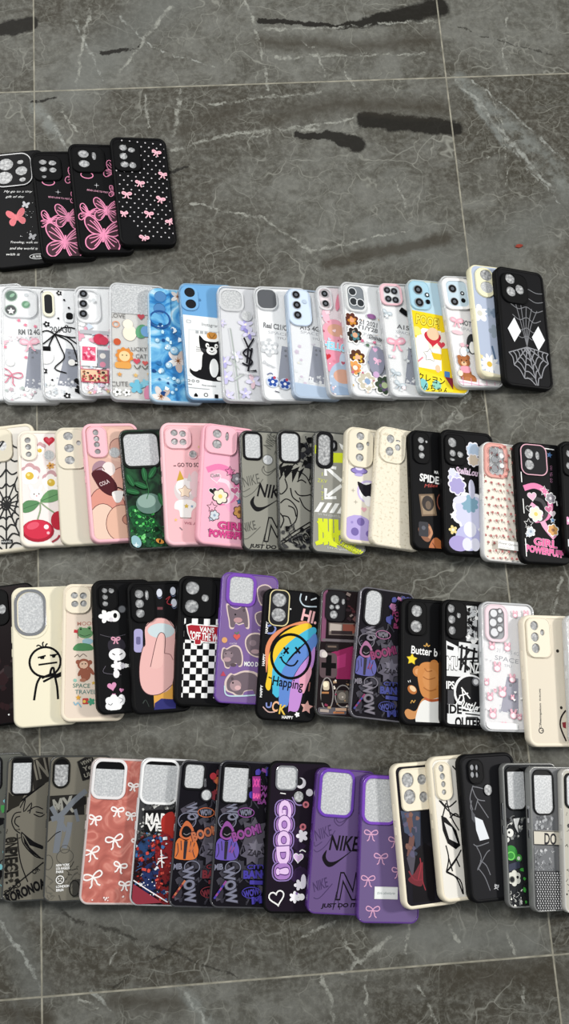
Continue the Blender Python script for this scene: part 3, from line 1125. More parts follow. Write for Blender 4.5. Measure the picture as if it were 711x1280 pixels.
c.circ(222, 182, 27, '#e6d8d2'); c.circ(222, 182, 23, FOAM)
c.done()

c = Case(ROW, (68, 534), (76.5, 682), Za, 'flat', '#e4dcc8', '#dfd8c6', 'plain unspeckled cream case with no print beside the puffy cherry case', rough=.6)
c.bump(258, 56, 394, 252, 42, [(309, 95, 22, 20), (314, 153, 22, 20), (317, 210, 22, 20), (356, 126, 10, 12)])
c.done()

c = Case(ROW, (102, 529), (114.5, 679), Za, 'soft', '#f5bcc6', '#dcb2a4', 'pink rimmed case with rounded peach shapes and a dark cola bottle', rough=.45)
o = '#6b3c3a'
c.poly([(500, 60), (560, 50), (660, 60), (660, 200), (500, 190)], '#e6bfae', True)
c.circ(555, 140, 46, '#d9a898'); c.ring(555, 140, 46, 46, 3, o)
c.ell(470, 250, 40, 44, '#a68390', 20); c.ell(560, 290, 46, 60, '#dfa998', 25); c.ring(560, 290, 46, 60, 3, o, ang=25)
c.ell(505, 245, 30, 34, '#eee0dc')
c.ell(500, 420, 78, 90, '#d99484', -20); c.ring(500, 420, 78, 90, 3, o, ang=-20)
c.ell(480, 520, 70, 110, '#e8c9b6'); c.ring(480, 520, 70, 110, 3, o)
c.ell(560, 495, 66, 84, '#e2b49e', 10); c.ring(560, 495, 66, 84, 3, o, ang=10); c.ell(600, 480, 34, 26, '#c48a76'); c.ring(600, 480, 34, 26, 3, o)
c.poly([(428, 268), (470, 252), (520, 285), (545, 335), (520, 372), (475, 352), (445, 310)], '#4a141c', True)
c.line([(432, 262), (470, 238), (486, 252)], 4, o)
c.text(485, 312, 'COLA', 18, '#d9c4c4', 46, -26, .03)
c.poly([(520, 355), (570, 348), (560, 395), (535, 400)], '#f1ebe8', True)
c.line([(545, 330), (575, 345), (570, 370)], 6, '#2a1618')
c.bump(406, 44, 498, 196, 34, [(444, 76, 14, 15), (448, 106, 14, 14), (450, 134, 14, 14), (454, 167, 14, 13)])
c.circ(532, 165, 26, '#c3b6b2'); c.circ(532, 165, 22, FOAM)
c.done()

green = ramp_mat('dark_green_foliage_print', [(.35, '#060b08'), (.5, '#12301c'), (.6, '#1f4a2c'), (.72, '#2c5a3a')], 55, 6, .2, dist=.8)
c = Case(ROW, (148, 537), (163, 688), Zb, 'thin', SMOKE, green, 'dark green forest print case with a bright leaf and a large foam-backed camera opening')
c.poly([(70, 420), (110, 400), (170, 440), (215, 500), (232, 580), (150, 580), (100, 500)], '#12522a', True)
c.confetti(85, 420, 190, 570, 110, ['#2a9a40', '#4fc05c', '#124a22', '#1f7a36', '#0c2c16', '#7fdc84'], 3, 10, 'pl', 3)
c.confetti(150, 480, 228, 585, 40, ['#0c1c12', '#1c4a30', '#14301e', '#2a6a40'], 5, 14, 'pl', 8)
c.ell(160, 390, 56, 46, '#5d7a70', -10); c.ell(150, 380, 40, 30, '#8aa49a', -10)
for x, y, a in ((140, 260, 80), (125, 310, 20), (80, 290, 60), (175, 250, 120), (90, 340, 10), (212, 370, 70)):
    c.ell(x, y, 30, 12, '#1f5a32', a); c.line([(x - 24 * cos(radians(a)), y - 24 * sin(radians(a))), (x + 24 * cos(radians(a)), y + 24 * sin(radians(a)))], 2, '#3f8a54', sm=False)
c.line([(140, 270), (158, 330), (150, 370)], 3, '#2f6a3c')
c.ell(206, 555, 18, 10, '#c98a3a', 20); c.ell(206, 555, 4, 9, INK, 10)
c.ell(105, 560, 20, 28, '#8fb7c0', -30); c.star(105, 575, 14, '#dbe9ea', 4, .3)
c.window(40, 62, 212, 232, 38, 12, '#1a1e1b', .1)
c.done()

c = Case(ROW, (200, 527.5), (207.5, 682), Zb, 'soft', '#f6c6cc', '#f3bcc1', 'pink case reading GO TO SOA with four camera holes in a square', rough=.45)
c.text(345, 214, 'GO TO SOA', 18, '#2c2024', 110, -3, .04); c.line([(272, 222), (284, 221)], 4, '#2c2024', sm=False)
for x, y, rx, ry, col in ((322, 330, 48, 54, '#d9cfcf'), (322, 315, 40, 40, '#f1ecea'), (365, 300, 22, 60, '#e8ccd0')):
    c.ell(x, y, rx, ry, col)
c.poly([(286, 290), (300, 240), (318, 280)], '#c9a13a'); c.poly([(330, 285), (342, 248), (352, 290)], '#d9d2d0')
c.star(322, 335, 30, '#f3dcc4', 5, .6, out='#8a6a64')
c.poly([(282, 382), (310, 372), (350, 372), (374, 392), (352, 420), (344, 452), (304, 452), (296, 420), (276, 412)], '#f4f2ee', True)
c.star(328, 400, 12, '#d9b84a'); c.star(352, 400, 8, '#8aa8c4'); c.line([(300, 452), (350, 452)], 3, '#8a6a64', sm=False)
c.text(356, 476, 'WE ARE', 11, '#b8707c', 76, 3, .03)
c.star(282, 462, 8, '#e9c27a'); c.line([(298, 494), (310, 506)], 5, '#8a7a80', sm=False); c.circ(385, 130, 6, '#e0c090', 8)
c.bump(234, 46, 350, 146, 34, [(274, 74, 16, 15), (311, 76, 16, 15), (276, 114, 16, 15), (313, 114, 16, 15)])
c.bump(336, 146, 378, 188, 20, [(357, 166, 17, 17)], h=.04, lip=False, name='sensor_rim')
c.done()


def girly(c, dark, S):
    """pink spiral with stars, hearts and two lines of bubble lettering; S maps the pattern to the crop"""
    k = S[2]
    T = lambda x, y: (S[0] + x * k, S[1] + y * k)
    a, b = ('#e87fae', '#f0a8c6') if not dark else ('#e27fac', '#eda6c6')
    for q, w_, col in (([(8, 30), (60, 12), (110, 30), (140, 90), (120, 150), (60, 170)], 26, a), ([(40, 100), (80, 130), (110, 190), (160, 240)], 26, b),
                       ([(60, 70), (100, 80), (120, 130), (90, 165), (50, 150)], 18, '#f6d8e4' if not dark else '#2c2a2e')):
        c.line([T(*p) for p in q], w_ * k, col)
    for x, y, s, col in ((48, 62, 24, '#f2b4cc'), (34, 120, 18, '#222'), (130, 112, 20, '#c76a92'), (150, 130, 16, '#d9c9d2')):
        x, y = T(x, y); c.heart(x, y, s * k, col, -10, WHT, 2)
    for x, y, s, col in ((110, 30, 24, None), (30, 190, 24, None), (150, 160, 14, '#5c8fc0'), (26, 240, 14, '#b9c6d6'), (20, 290, 9, '#6a9ac6')):
        x, y = T(x, y); c.star(x, y, s * k, col, out=WHT if dark else '#2c2428', lw=3)
    for x, y, s, cols in ((66, 142, 32, ('#efe6cf', '#e8cf6a')), (150, 205, 26, ('#d9a05c', '#8a5a3a')), (140, 60, 24, ('#8f8a92', '#d8d4da')), (40, 225, 20, ('#cfd6dc', '#8fa0b4'))):
        x, y = T(x, y); c.flower(x, y, s * k, cols[0], cols[1], 6, 10, .75, WHT if dark else '#4a3a40')
    x, y = T(112, 268); c.text(x, y, 'GIRL', 32 * k, '#d9478c' if not dark else '#e05a98', 112 * k, 2, .05, '#8a2450' if not dark else '#f4b6d2', .05)
    x, y = T(108, 306); c.text(x, y, 'POWERPUFF', 28 * k, '#d9478c' if not dark else '#e05a98', 180 * k, 3, .07, '#8a2450' if not dark else '#f4b6d2', .05)


c = Case(ROW, (253.5, 527), (245, 679), Zb, 'soft', '#f3b3c1', '#f0b2c6', 'pink case with pink swirl, stars and GIRL POWER lettering, third row', rough=.45)
girly(c, False, (414, 210, 1.02))
c.text(458, 262, 'Cute', 15, '#6a3a4a', 40, -10, .02, '#f6e9ee', .06, .2)
c.bump(414, 34, 558, 168, 32, [(467, 76, 21, 20), (466, 123, 22, 21), (512, 85, 9, 21)], '#f4b9c6')
c.done()


def swoosh(c, x, y, s, col, ang=-8, out=False, lw=3):
    q = [(-.5, -.12), (-.44, .1), (-.3, .2), (-.05, .12), (.55, -.2), (.0, .04), (-.26, .06), (-.36, -.02), (-.38, -.14), (-.33, -.3)]
    ca, sa = cos(radians(ang)), sin(radians(ang))
    pts = [(x + s * (a * ca - b * sa), y + s * (a * sa + b * ca)) for a, b in smooth(q, True, 4)]
    if out:
        c.line(pts, lw, col, True, False)
    else:
        c.poly(pts, col)


def sporty(c, S, dark, faint):
    k = S[2]
    T = lambda x, y: (S[0] + x * k, S[1] + y * k)
    x, y = T(46, 214); c.text(x, y, 'NIKE', 44 * k, faint, 76 * k, -18, .0, shear=.2)
    c.line([T(4, 280), T(20, 290), T(60, 262), T(98, 205)], 3 * k, faint)
    c.line([T(6, 250), T(10, 268), T(40, 250)], 3 * k, faint)
    x, y = T(140, 258); c.text(x, y, 'NIKE', 58 * k, dark, 126 * k, 4, .03, shear=.2)
    x, y = T(112, 318); swoosh(c, x, y, 140 * k, dark, -8)
    x, y = T(34, 420); c.text(x, y, 'NIKE', 38 * k, faint, 64 * k, -18, .02, shear=.2)
    c.line([T(4, 470), T(30, 472), T(86, 418)], 3 * k, faint)
    x, y = T(170, 430); c.text(x, y, 'NI', 100 * k, dark, 110 * k, 2, .07, shear=.2)
    c.text(x, y, 'NI', 100 * k, c.pm, 110 * k, 2, .0, shear=.2)
    x, y = T(114, 506); c.text(x, y, 'JUST DO IT', 20 * k, dark, 150 * k, 1, .06, shear=.15)
    c.line([T(88, 520), T(104, 450), T(118, 520)], 3 * k, dark, sm=False)
    c.line([T(120, 0), T(160, 40), T(150, 90)], 3 * k, faint); x, y = T(135, 30); c.text(x, y, 'NIKE', 40 * k, faint, 70 * k, -60, 0)
    x, y = T(140, 160); swoosh(c, x, y, 90 * k, faint, -20, True, 3 * k)


def smokecase(TL, BL, Z, label, panel='#8f8e84', frame=None, **k):
    return Case(ROW, TL, BL, Z, 'thin', frame or mat('#3c3d3b', .2), mat(panel, .38), label, **k)


c = smokecase((299, 537), (303.5, 688), Zc, 'smoky grey case covered in black sports lettering and a bold black tick mark', r=1.1)
sporty(c, (40, 72, 1.0), '#161618', '#55554f')
c.window(47, 66, 136, 196, 26, 10, '#131315', .12)
c.circ(160, 188, 26, '#73736c'); c.circ(160, 188, 21, FOAM)
c.done()

c = smokecase((346, 536), (349, 688), Zc, 'smoky grey case with a bold black ink drawing of sweeping strokes', panel='#8d8c83')
rd = random.Random(5)
for k in range(12):
    x, y = rd.uniform(212, 300), 226 + rd.uniform(-10, 20)
    c.poly([(x, y), (x + rd.uniform(20, 40), y - rd.uniform(5, 20)), (x + rd.uniform(-24, 10), y + rd.uniform(28, 60))], INK)
for q in ([(225, 260), (205, 300), (215, 350), (245, 320), (235, 280)], [(265, 250), (290, 240), (330, 262), (350, 300)], [(280, 330), (300, 350), (345, 345), (375, 320)],
          [(215, 390), (240, 370), (270, 385), (290, 420), (280, 470), (240, 500)], [(210, 430), (230, 460), (215, 500)], [(250, 400), (275, 410), (285, 445)],
          [(225, 445), (250, 450), (262, 480)], [(300, 360), (320, 400), (350, 420)], [(260, 320), (270, 360), (300, 380)], [(215, 560), (280, 510), (370, 450)],
          [(215, 575), (290, 520), (370, 470)], [(320, 200), (350, 230), (345, 280)], [(290, 290), (310, 280), (330, 292)]):
    c.line(q, 5, INK)
c.confetti(310, 70, 380, 210, 40, [INK, '#26262a', '#6c6b66'], 8, 22, 'pl', 8)
c.confetti(225, 500, 370, 590, 36, [INK, '#26262a', '#3a3a3a'], 6, 18, 'pl', 3)
c.text(325, 535, 'STRONG', 34, INK, 120, -28, .04)
c.window(208, 64, 306, 210, 28, 10, '#131315', .12)
c.done()

c = smokecase((392, 537), (389, 690), Zc, 'smoky grey case with white crossed arrows and neon yellow tally strokes', panel='#93928a')
neon, w_ = '#d5e02c', '#ecedea'
c.rect(450, 155, 520, 200, neon, -4); c.rect(368, 130, 384, 168, neon)
c.poly([(480, 110), (520, 130), (520, 160), (490, 135)], w_)
for s in (1, -1):
    c.line([(490, 292 + s * 10), (425, 292 + s * 62)], 15, w_, sm=False)
    c.line([(418, 292 + s * 28), (416, 292 + s * 72), (466, 292 + s * 66)], 14, w_, sm=False)
    c.line([(494, 292 + s * 8), (530, 292 + s * 40)], 13, w_, sm=False)
for y, t_ in ((258, 'I'), (288, 'ZKV'), (315, 'I'), (345, 'T'), (366, 'S')):
    c.text(402, y, t_, 16, '#c9cf5a', ang=4)
for k in range(6):
    c.poly([(365 + k * 34, 428), (385 + k * 34, 428), (412 + k * 34, 384), (392 + k * 34, 384)], w_)
c.text(440, 440, 'OFF THE COURT CLUB', 8, '#d9dad6', 120, 3)
for k in range(4):
    c.poly([(382 + k * 24, 455), (402 + k * 24, 455), (404 + k * 24, 566), (384 + k * 24, 572)], neon)
c.poly([(368, 560), (520, 480), (525, 500), (375, 575)], neon); c.poly([(376, 470), (400, 462), (470, 580), (440, 572)], neon)
c.text(540, 575, 'Undefeated', 40, neon, 130, 26, .05, shear=.2); c.line([(470, 560), (560, 600), (640, 600)], 4, '#8a9018')
c.text(470, 584, 'Los Angeles', 10, '#d9dad6', 90, 4)
c.bump(374, 64, 452, 232, 30, [(410, 148, 28, 70, 26)], '#131315', .13, lip=False, name='camera_frame')
c.bump(438, 100, 470, 150, 14, [(450, 124, 10, 16)], '#131315', .13, lip=False, name='flash_frame')
c.done()

c = Case(ROW, (433, 531.5), (428.5, 677), Zc, 'soft', CRM, '#e9e2d2', 'cream case with a lilac moon and a black-tipped white planet, third row')
c.circ(560, 520, 84, '#b6a6dc'); c.circ(575, 465, 18, '#7c6aac'); c.circ(548, 510, 18, '#7464a6'); c.circ(612, 515, 14, '#7c6aac'); c.circ(535, 470, 6, '#9a8ac8', 8)
c.circ(610, 330, 52, '#cdbfe6'); c.circ(612, 332, 44, '#f4f2f2'); c.poly([(560, 290), (600, 300), (650, 285), (650, 350), (590, 350)], '#201c24', True); c.ell(612, 372, 20, 24, '#f6f4f4')
c.heart(590, 410, 14, '#eab2bc')
c.ell(568, 240, 38, 14, '#8f80c0'); c.ring(568, 240, 38, 14, 3, '#4a4070'); c.ell(568, 226, 18, 12, '#dcd4ee'); c.ell(566, 258, 20, 7, '#b5a8dc')
for x, y in ((540, 330), (552, 380)):
    c.star(x, y, 10, '#b9b3a4', 4, .3)
c.bump(516, 46, 632, 226, 44, [(572, 84, 19, 18), (570, 132, 19, 18), (568, 182, 19, 18), (607, 116, 8, 10)])
c.done()

speck = ramp_mat('speckled_cream', [(.34, '#d6cbb2'), (.42, '#eae1cb'), (.6, '#ede4cf')], 300, 2, .6)
c = Case(ROW, (473, 530.5), (463, 680), Zd, 'flat', speck, speck, 'plain speckled cream case with rounded square camera plate, third row', rough=.6)
c.bump(204, 42, 334, 212, 46, [(257, 97, 19, 20), (252, 157, 20, 21), (293, 134, 14, 16), (295, 103, 12, 5)], speck)
c.done()

c = Case(ROW, (511, 536), (516.5, 686), Zd, 'flat', BLK, '#0e0e10', 'matte black case with white SPIDE lettering above a tilted brown card')
c.text(478, 252, 'MA', 14, WHT, 20, 2, .04); c.text(455, 288, 'SPIDER', 34, WHT, 118, 4, .05); c.text(452, 318, 'Miles', 16, '#c0504a', 66, -8, shear=.3)
c.rect(396, 360, 472, 462, '#7a6550', -8); c.rect(404, 368, 464, 454, '#a08a70', -8); c.ell(434, 404, 30, 36, '#332b28', -5); c.ell(436, 412, 14, 20, '#6a5a4c')
c.ring(505, 390, 24, 40, 4, '#8a4a3a')
c.poly([(385, 530), (405, 505), (440, 500), (455, 540), (440, 580), (410, 575)], '#8a5a40', True); c.rr(388, 492, 436, 560, 8, '#2e2e34'); c.circ(412, 520, 10, '#5a5c66', 10)
c.line([(440, 510), (452, 540), (438, 565)], 12, '#c08a66')
c.poly([(440, 625), (452, 575), (480, 560), (520, 600), (520, 640)], '#b56a3c', True); c.line([(455, 585), (480, 620)], 4, '#6a3418')
c.bump(360, 66, 446, 222, 34, [(399, 108, 16, 15), (427, 112, 7, 7), (401, 145, 15, 15), (403, 181, 15, 15)])
c.done()

c = Case(ROW, (551, 535), (556, 692), Zd, 'soft', BLK, '#0e0e10', 'black case with StellaLou lettering over pale blue and lilac cloud shapes')
c.text(622, 248, 'StellaLou', 30, '#d9b8d4', 110, 2, .02, '#efe6f0', .03, .25)
for x, y, s, col in ((655, 140, 34, '#b9cbe0'), (655, 190, 28, '#d2c2ae'), (562, 290, 32, '#c6c6e6'), (572, 322, 40, '#a89fd0'), (548, 260, 18, '#d9dcf0')):
    c.flower(x, y, s, col, None, 7, 10, .8, '#eceaf2')
c.flower(640, 440, 82, '#cfd0ea', None, 8, 0, .86, '#f0eff6'); c.flower(635, 400, 44, '#7fa6ba', None, 9, 0, .8); c.ell(645, 330, 16, 46, '#c9c9de', -4); c.ell(585, 385, 36, 18, '#dcdcee', -20)
c.ell(628, 560, 66, 60, '#b9b9e0'); c.ell(580, 590, 50, 36, '#a79bd0'); c.ell(620, 590, 24, 30, '#dedff2'); c.ell(660, 588, 24, 30, '#e4e4f4'); c.ell(635, 520, 32, 36, '#e9e9f6')
c.star(552, 463, 18, '#f2f0ee', 5, .6); c.flower(550, 530, 22, '#e3cf8a', '#f6efd2'); c.circ(602, 285, 6, '#f0e6ee', 8)
c.bump(508, 78, 616, 228, 36, [(546, 119, 22, 24), (548, 170, 17, 17), (586, 172, 16, 16), (546, 200, 14, 8)])
c.done()

c = Case(ROW, (602, 551), (604.5, 700), Ze, 'clear', mat('#ecebe8', .12, 0, .85), '#f1e9dc', 'cream floral case sprinkled with tiny red flowers and a pink camera frame', rough=.3)
rd = random.Random(11)
for i in range(7):
    for j in range(16):
        x, y = 262 + i * 31 + (15 if j % 2 else 0) + rd.uniform(-5, 5) + j * .8, 110 + j * 39 + rd.uniform(-5, 5)
        c.flower(x, y, 7.5, '#b04a50', '#d99a92', 5, rd.uniform(0, 70)); c.line([(x, y), (x + rd.uniform(-14, 14), y + 14)], 3, '#7a6a54', sm=False)
c.rect(334, 604, 520, 650, '#e3e3df', 2); c.rect(338, 608, 520, 646, '#f4f2ee', 2); c.text(392, 620, 'Flower Garden', 12, '#5a5a5e', 104, 2, shear=.25); c.text(375, 640, 'love day', 8, '#9a9a9e', 60, 2)
c.bump(268, 88, 402, 276, 40, [(336, 184, 42, 76, 24)], mat('#e3a69c', .35), .15, floor=mat('#c9cbcc', .15), name='camera_frame')
c.z += .03
for x, y in ((316, 138), (318, 186), (320, 234)):
    c.ring(x, y, 19, 21, 4, '#6c6e72'); c.circ(x, y, 14, '#8f9296')
for x, y in ((356, 162), (358, 214)):
    c.ring(x, y, 19, 21, 3, '#8b8d90'); c.circ(x, y, 13, '#e0e2e3')
c.done()

c = Case(ROW, (642.5, 551), (652, 703), Ze, 'flat', BLK, '#0e0e10', 'black case with pink GIRL POWER lettering and a thin pink camera outline, third row')
girly(c, True, (470, 300, 1.15))
for k, t_ in enumerate(('OH', 'YES', 'GO')):
    c.text(636, 205 + 34 * k, t_, 14, '#9a6a86', 24, 90)
c.star(628, 136, 17, '#4a6f9e', ang=10)
c.line([(462, 250), (466, 305)], 5, WHT, sm=False); c.line([(472, 392), (478, 468)], 5, WHT, sm=False); c.line([(484, 598), (490, 690)], 5, WHT, sm=False)
c.line([(595, 104), (655, 104)], 5, WHT, sm=False); c.line([(596, 728), (668, 734)], 6, WHT, sm=False); c.line([(664, 380), (668, 405)], 6, WHT, sm=False)
c.bump(456, 92, 612, 262, 42, [(507, 147, 26, 27), (510, 206, 27, 27), (556, 150, 13, 24)], '#1d1d20', lipm=mat('#f0b9c8', .4))
c.done()

c = Case(ROW, (699, 550), (707, 694), Ze, 'soft', BLK, '#0e0e10', 'black case cut off by the right edge, last of the third row')
c.flower(712, 505, 22, '#e09ac0', WHT); c.flower(716, 620, 20, '#d8d8da', None)
c.bump(676, 100, 780, 270, 36, [(712, 150, 16, 20), (712, 215, 16, 20)])
c.done()
# ================================================================ fourth row
ROW = 'phone cases in the fourth row'
Za, Zb, Zc, Zd, Ze = (0, 710, 3.555), (140, 710 - 10, 3.555), (310, 710, 3.555), (430, 720, 3.742), (541, 730, 4.182)
c = Case(ROW, (-38, 737), (-26, 911), Za, 'flat', BLK, mat('#1b1214', .25), 'black case with dim dark red blotches, left end of fourth row')
c.confetti(-40, 400, 70, 680, 16, ['#2a1216', '#241a1c', '#30161a'], 14, 30, 'p', 4)
c.circ(36, 663, 4, WHT, 8)
c.bump(-70, 105, 40, 270, 36, [(10, 195, 17, 22), (-36, 140, 20, 20), (-36, 200, 20, 20)])
c.done()

c = Case(ROW, (14, 734.5), (17.5, 911), Za, 'flat', '#ece5cd', '#ebe4cb', 'plain cream case with a thinking stick figure and a chrome oval camera ring', rough=.5)
c.ring(197, 428, 68, 66, 10, INK, 30)
for q in ([(185, 362), (168, 352), (160, 358)], [(190, 362), (186, 345), (192, 338)], [(196, 362), (204, 348), (208, 350)]):
    c.line(q, 6, INK)
c.line([(165, 408), (200, 400)], 7, INK, sm=False); c.line([(218, 400), (252, 396)], 7, INK, sm=False)
c.poly([(172, 406), (196, 402), (192, 415), (178, 415)], INK); c.poly([(224, 400), (246, 398), (240, 410), (230, 411)], INK)
c.line([(168, 440), (250, 432)], 8, INK, sm=False)
for q in ([(178, 492), (160, 525), (148, 596)], [(238, 490), (248, 540), (252, 596)], [(182, 500), (222, 484), (246, 488)], [(188, 516), (235, 494), (272, 478)],
          [(218, 484), (224, 460), (234, 458), (236, 488)], [(240, 500), (275, 488)]):
    c.line(q, 9.5, INK)
c.bump(66, 92, 212, 324, 66, [(136, 205, 56, 94, 54)], '#ece5cd', .06, lip=False, name='camera_bump')
c.bump(62, 96, 204, 310, 62, [(133, 203, 58, 94, 54)], CHROME, .16, lip=False, name='camera_ring', floor=False, label='chrome oval ring around the camera opening')
c.done()

c = Case(ROW, (79, 729.5), (75.5, 903), Za, 'soft', '#efe3cd', '#e6d5c4', 'cream case reading MOON and SPACE TRAVEL with a green frog and a brown monkey')
c.text(384, 253, 'MOON', 17, '#c08474', 82, 0, .02)
c.ell(376, 296, 36, 24, '#6a9a68', 8); c.circ(358, 278, 10, '#6a9a68'); c.circ(396, 276, 10, '#6a9a68'); c.circ(358, 278, 4, INK, 8); c.circ(396, 276, 4, INK, 8)
c.line([(352, 302), (376, 310), (402, 302)], 3, '#35593a'); c.ell(388, 334, 24, 14, '#9ec3cf'); c.poly([(326, 372), (345, 342), (400, 348), (408, 374)], '#4f8a58', True); c.rect(328, 280, 344, 294, '#c0343c', 10); c.line([(345, 276), (345, 318)], 3, '#8a5a4a', sm=False)
c.line([(330, 402), (344, 392), (352, 402), (368, 390), (384, 402)], 3, '#6a5a50')
br = '#9c5a44'
c.circ(345, 425, 10, br); c.circ(398, 428, 10, br); c.ell(370, 436, 28, 25, br); c.ell(370, 438, 19, 17, '#e4bfa4'); c.circ(364, 434, 3, INK, 8); c.circ(378, 434, 3, INK, 8)
c.ell(378, 482, 22, 27, br); c.ell(356, 470, 8, 20, br, 30); c.ell(402, 466, 8, 22, br, -35); c.ell(366, 506, 14, 8, '#b0745c')
c.circ(332, 506, 8, '#8fc0b0', 8); c.star(412, 520, 9, '#d9b04a')
c.text(360, 530, 'SPACE', 18, '#5f8a7c', 74, 3, .01); c.text(378, 558, 'TRAVEL', 18, '#6f8f8a', 92, 2, .01)
c.star(346, 582, 13, '#e0a63c'); c.rr(364, 586, 390, 612, 4, '#c2423c'); c.flower(402, 602, 17, '#4a9a78'); c.line([(326, 600), (334, 614), (344, 604), (358, 624)], 5, '#8ab7cc'); c.circ(372, 600, 7, '#e8c458', 8)
c.bump(288, 80, 404, 208, 40, [(330, 125, 16, 15), (370, 127, 16, 15), (332, 164, 16, 15), (371, 163, 15, 15)])
c.done()

c = Case(ROW, (115, 725), (122, 894), Za, 'soft', BLK, '#0e0e10', 'black case with white cloud shapes and a pink heart, fourth row')
c.flower(470, 218, 32, WHT, None, 5); c.ell(510, 216, 26, 26, WHT); c.ell(514, 214, 9, 12, INK); c.circ(495, 232, 10, '#d8d4d8')
c.line([(445, 300), (500, 312), (560, 300)], 2, '#5a565e'); c.line([(470, 440), (462, 470), (540, 480)], 2, '#6a6570')
c.poly([(484, 330), (540, 320), (560, 350), (545, 372), (490, 375)], '#2a2630', True); c.bow(516, 322, 20, '#d79ab0', 6)
c.ell(522, 390, 38, 28, '#f4f2f4'); c.flower(520, 440, 26, '#f0eef0', None, 5); c.ell(518, 476, 14, 18, '#eceaec'); c.flower(550, 440, 14, '#d9d5dc'); c.flower(565, 440, 10, WHT)
c.line([(500, 385), (512, 392)], 4, INK, sm=False); c.line([(532, 392), (546, 384)], 4, INK, sm=False)
c.heart(498, 530, 22, '#d893b8', -12); c.heart(540, 548, 11, '#c780a8', 10); c.heart(506, 568, 9, '#c780a8')
c.flower(505, 605, 40, '#f2f2f2', None, 6, 0, .8); c.ell(540, 590, 16, 24, '#ececee'); c.line([(480, 606), (492, 612), (500, 604)], 3, '#6a6a70'); c.line([(528, 580), (546, 590), (534, 604)], 3, '#8a8a90')
c.bump(438, 74, 525, 190, 32, [(465, 101, 13, 12), (495, 101, 13, 12), (467, 131, 13, 12), (468, 161, 13, 12)])
c.circ(545, 185, 18, '#3a3a3e'); c.circ(545, 185, 15, '#6c6e72')
c.done()

c = Case(ROW, (158, 727), (166, 894), Zb, 'soft', BLK, '#0e0e10', 'black case with a big pink teardrop shape above an orange and navy block')
c.rr(98, 310, 138, 415, 14, '#a7a2cc'); c.rr(108, 345, 128, 380, 6, '#6a6690')
for x, y in ((215, 145), (278, 135), (282, 190)):
    c.ell(x, y, 13, 19, '#cfd3df'); c.line([(x - 10, y + 14), (x, y + 26), (x + 12, y + 18)], 4, '#5c6480')
c.line([(245, 175), (265, 160), (250, 190), (275, 200)], 4, '#a03038'); c.rect(205, 210, 230, 222, '#6a3a40')
pk = '#e6b4b0'
c.poly([(185, 585), (272, 545), (272, 700), (190, 700)], '#dba24a'); c.poly([(190, 640), (220, 620), (285, 625), (285, 690), (186, 690)], '#2a2a6c')
c.poly([(150, 300), (195, 262), (250, 266), (285, 310), (280, 420), (270, 560), (215, 600), (160, 600), (128, 560), (122, 480), (136, 400), (150, 380)], pk, True)
c.line([(150, 300), (195, 262), (250, 266), (285, 310)], 3, '#4a2c30'); c.line([(150, 380), (136, 400), (122, 480), (128, 560), (160, 600), (215, 600), (270, 560)], 3, '#4a2c30')
c.ell(222, 318, 62, 34, '#c9d8dc')
c.poly([(172, 480), (190, 400), (205, 345), (222, 326), (240, 345), (236, 420), (222, 480)], '#e9bab4', True)
c.line([(172, 480), (190, 400), (205, 345), (222, 326), (240, 345), (236, 420)], 3, '#5a3438')
c.line([(236, 420), (262, 425), (275, 450)], 3, '#8a5a5c')
for x in (150, 195):
    c.line([(120 + x * .1, 640), (150, 625), (165, 655)], 2, '#3c4440')
c.bump(84, 112, 196, 282, 36, [(121, 152, 20, 20), (123, 196, 20, 20), (126, 240, 20, 20), (156, 156, 9, 24)])
c.done()

c = Case(ROW, (224, 718.5), (217, 882), Zb, 'soft', BLK, '#0e0e10', 'black case with a white checkerboard below a red and white skate shop badge')
c.set_clip(.9, 1.0, c.w - .5, 11.6, .1)
s = 27.5
ax = -.045
for i in range(8):
    for j in range(16):
        if (i + j) % 2 == 0:
            x, y = 302 + i * s, 262 + j * s
            q = [(x, y), (x + s, y), (x + s, y + s), (x, y + s)]
            c.poly([(p + ax * (v - 262) , v + .02 * (p - 300)) for p, v in q], '#f1f1ef')
c.rect(320, 292, 480, 362, INK, 4)
c.poly([(330, 292), (350, 286), (420, 292), (520, 300), (540, 340), (520, 372), (420, 372), (350, 362), (336, 330)], '#f4f2f0')
c.poly([(335, 297), (352, 292), (420, 297), (516, 305), (534, 340), (516, 367), (420, 367), (352, 357), (341, 330)], '#a81e2c')
c.rr(365, 358, 400, 384, 8, '#f4f2f0'); c.rr(369, 356, 396, 379, 7, '#a81e2c')
c.text(424, 314, 'VANS', 22, WHT, 66, 6, .05); c.text(432, 346, '"OFF THE WALL"', 34, WHT, 170, 6, .05)
c.bump(312, 78, 468, 258, 40, [(359, 125, 31, 30), (355, 208, 31, 30), (417, 170, 17, 17)])
c.done()

c = Case(ROW, (278, 714), (267.5, 878), Zb, 'thin', mat('#6a459a', .2), mat('#7b6098', .4), 'purple case with grey hippo stickers and a large purple framed camera opening')
hp = '#6e5f68'


def hippo(pts, snout):
    q = smooth(pts, True, 3)
    mx, my = sum(p[0] for p in q) / len(q), sum(p[1] for p in q) / len(q)
    c.poly([(mx + (a - mx) * 1.14, my + (b - my) * 1.14) for a, b in q], '#d9c4bc')
    c.poly(q, hp)
    for x, y, rx, ry, col in snout:
        c.ell(x, y, rx, ry, col)


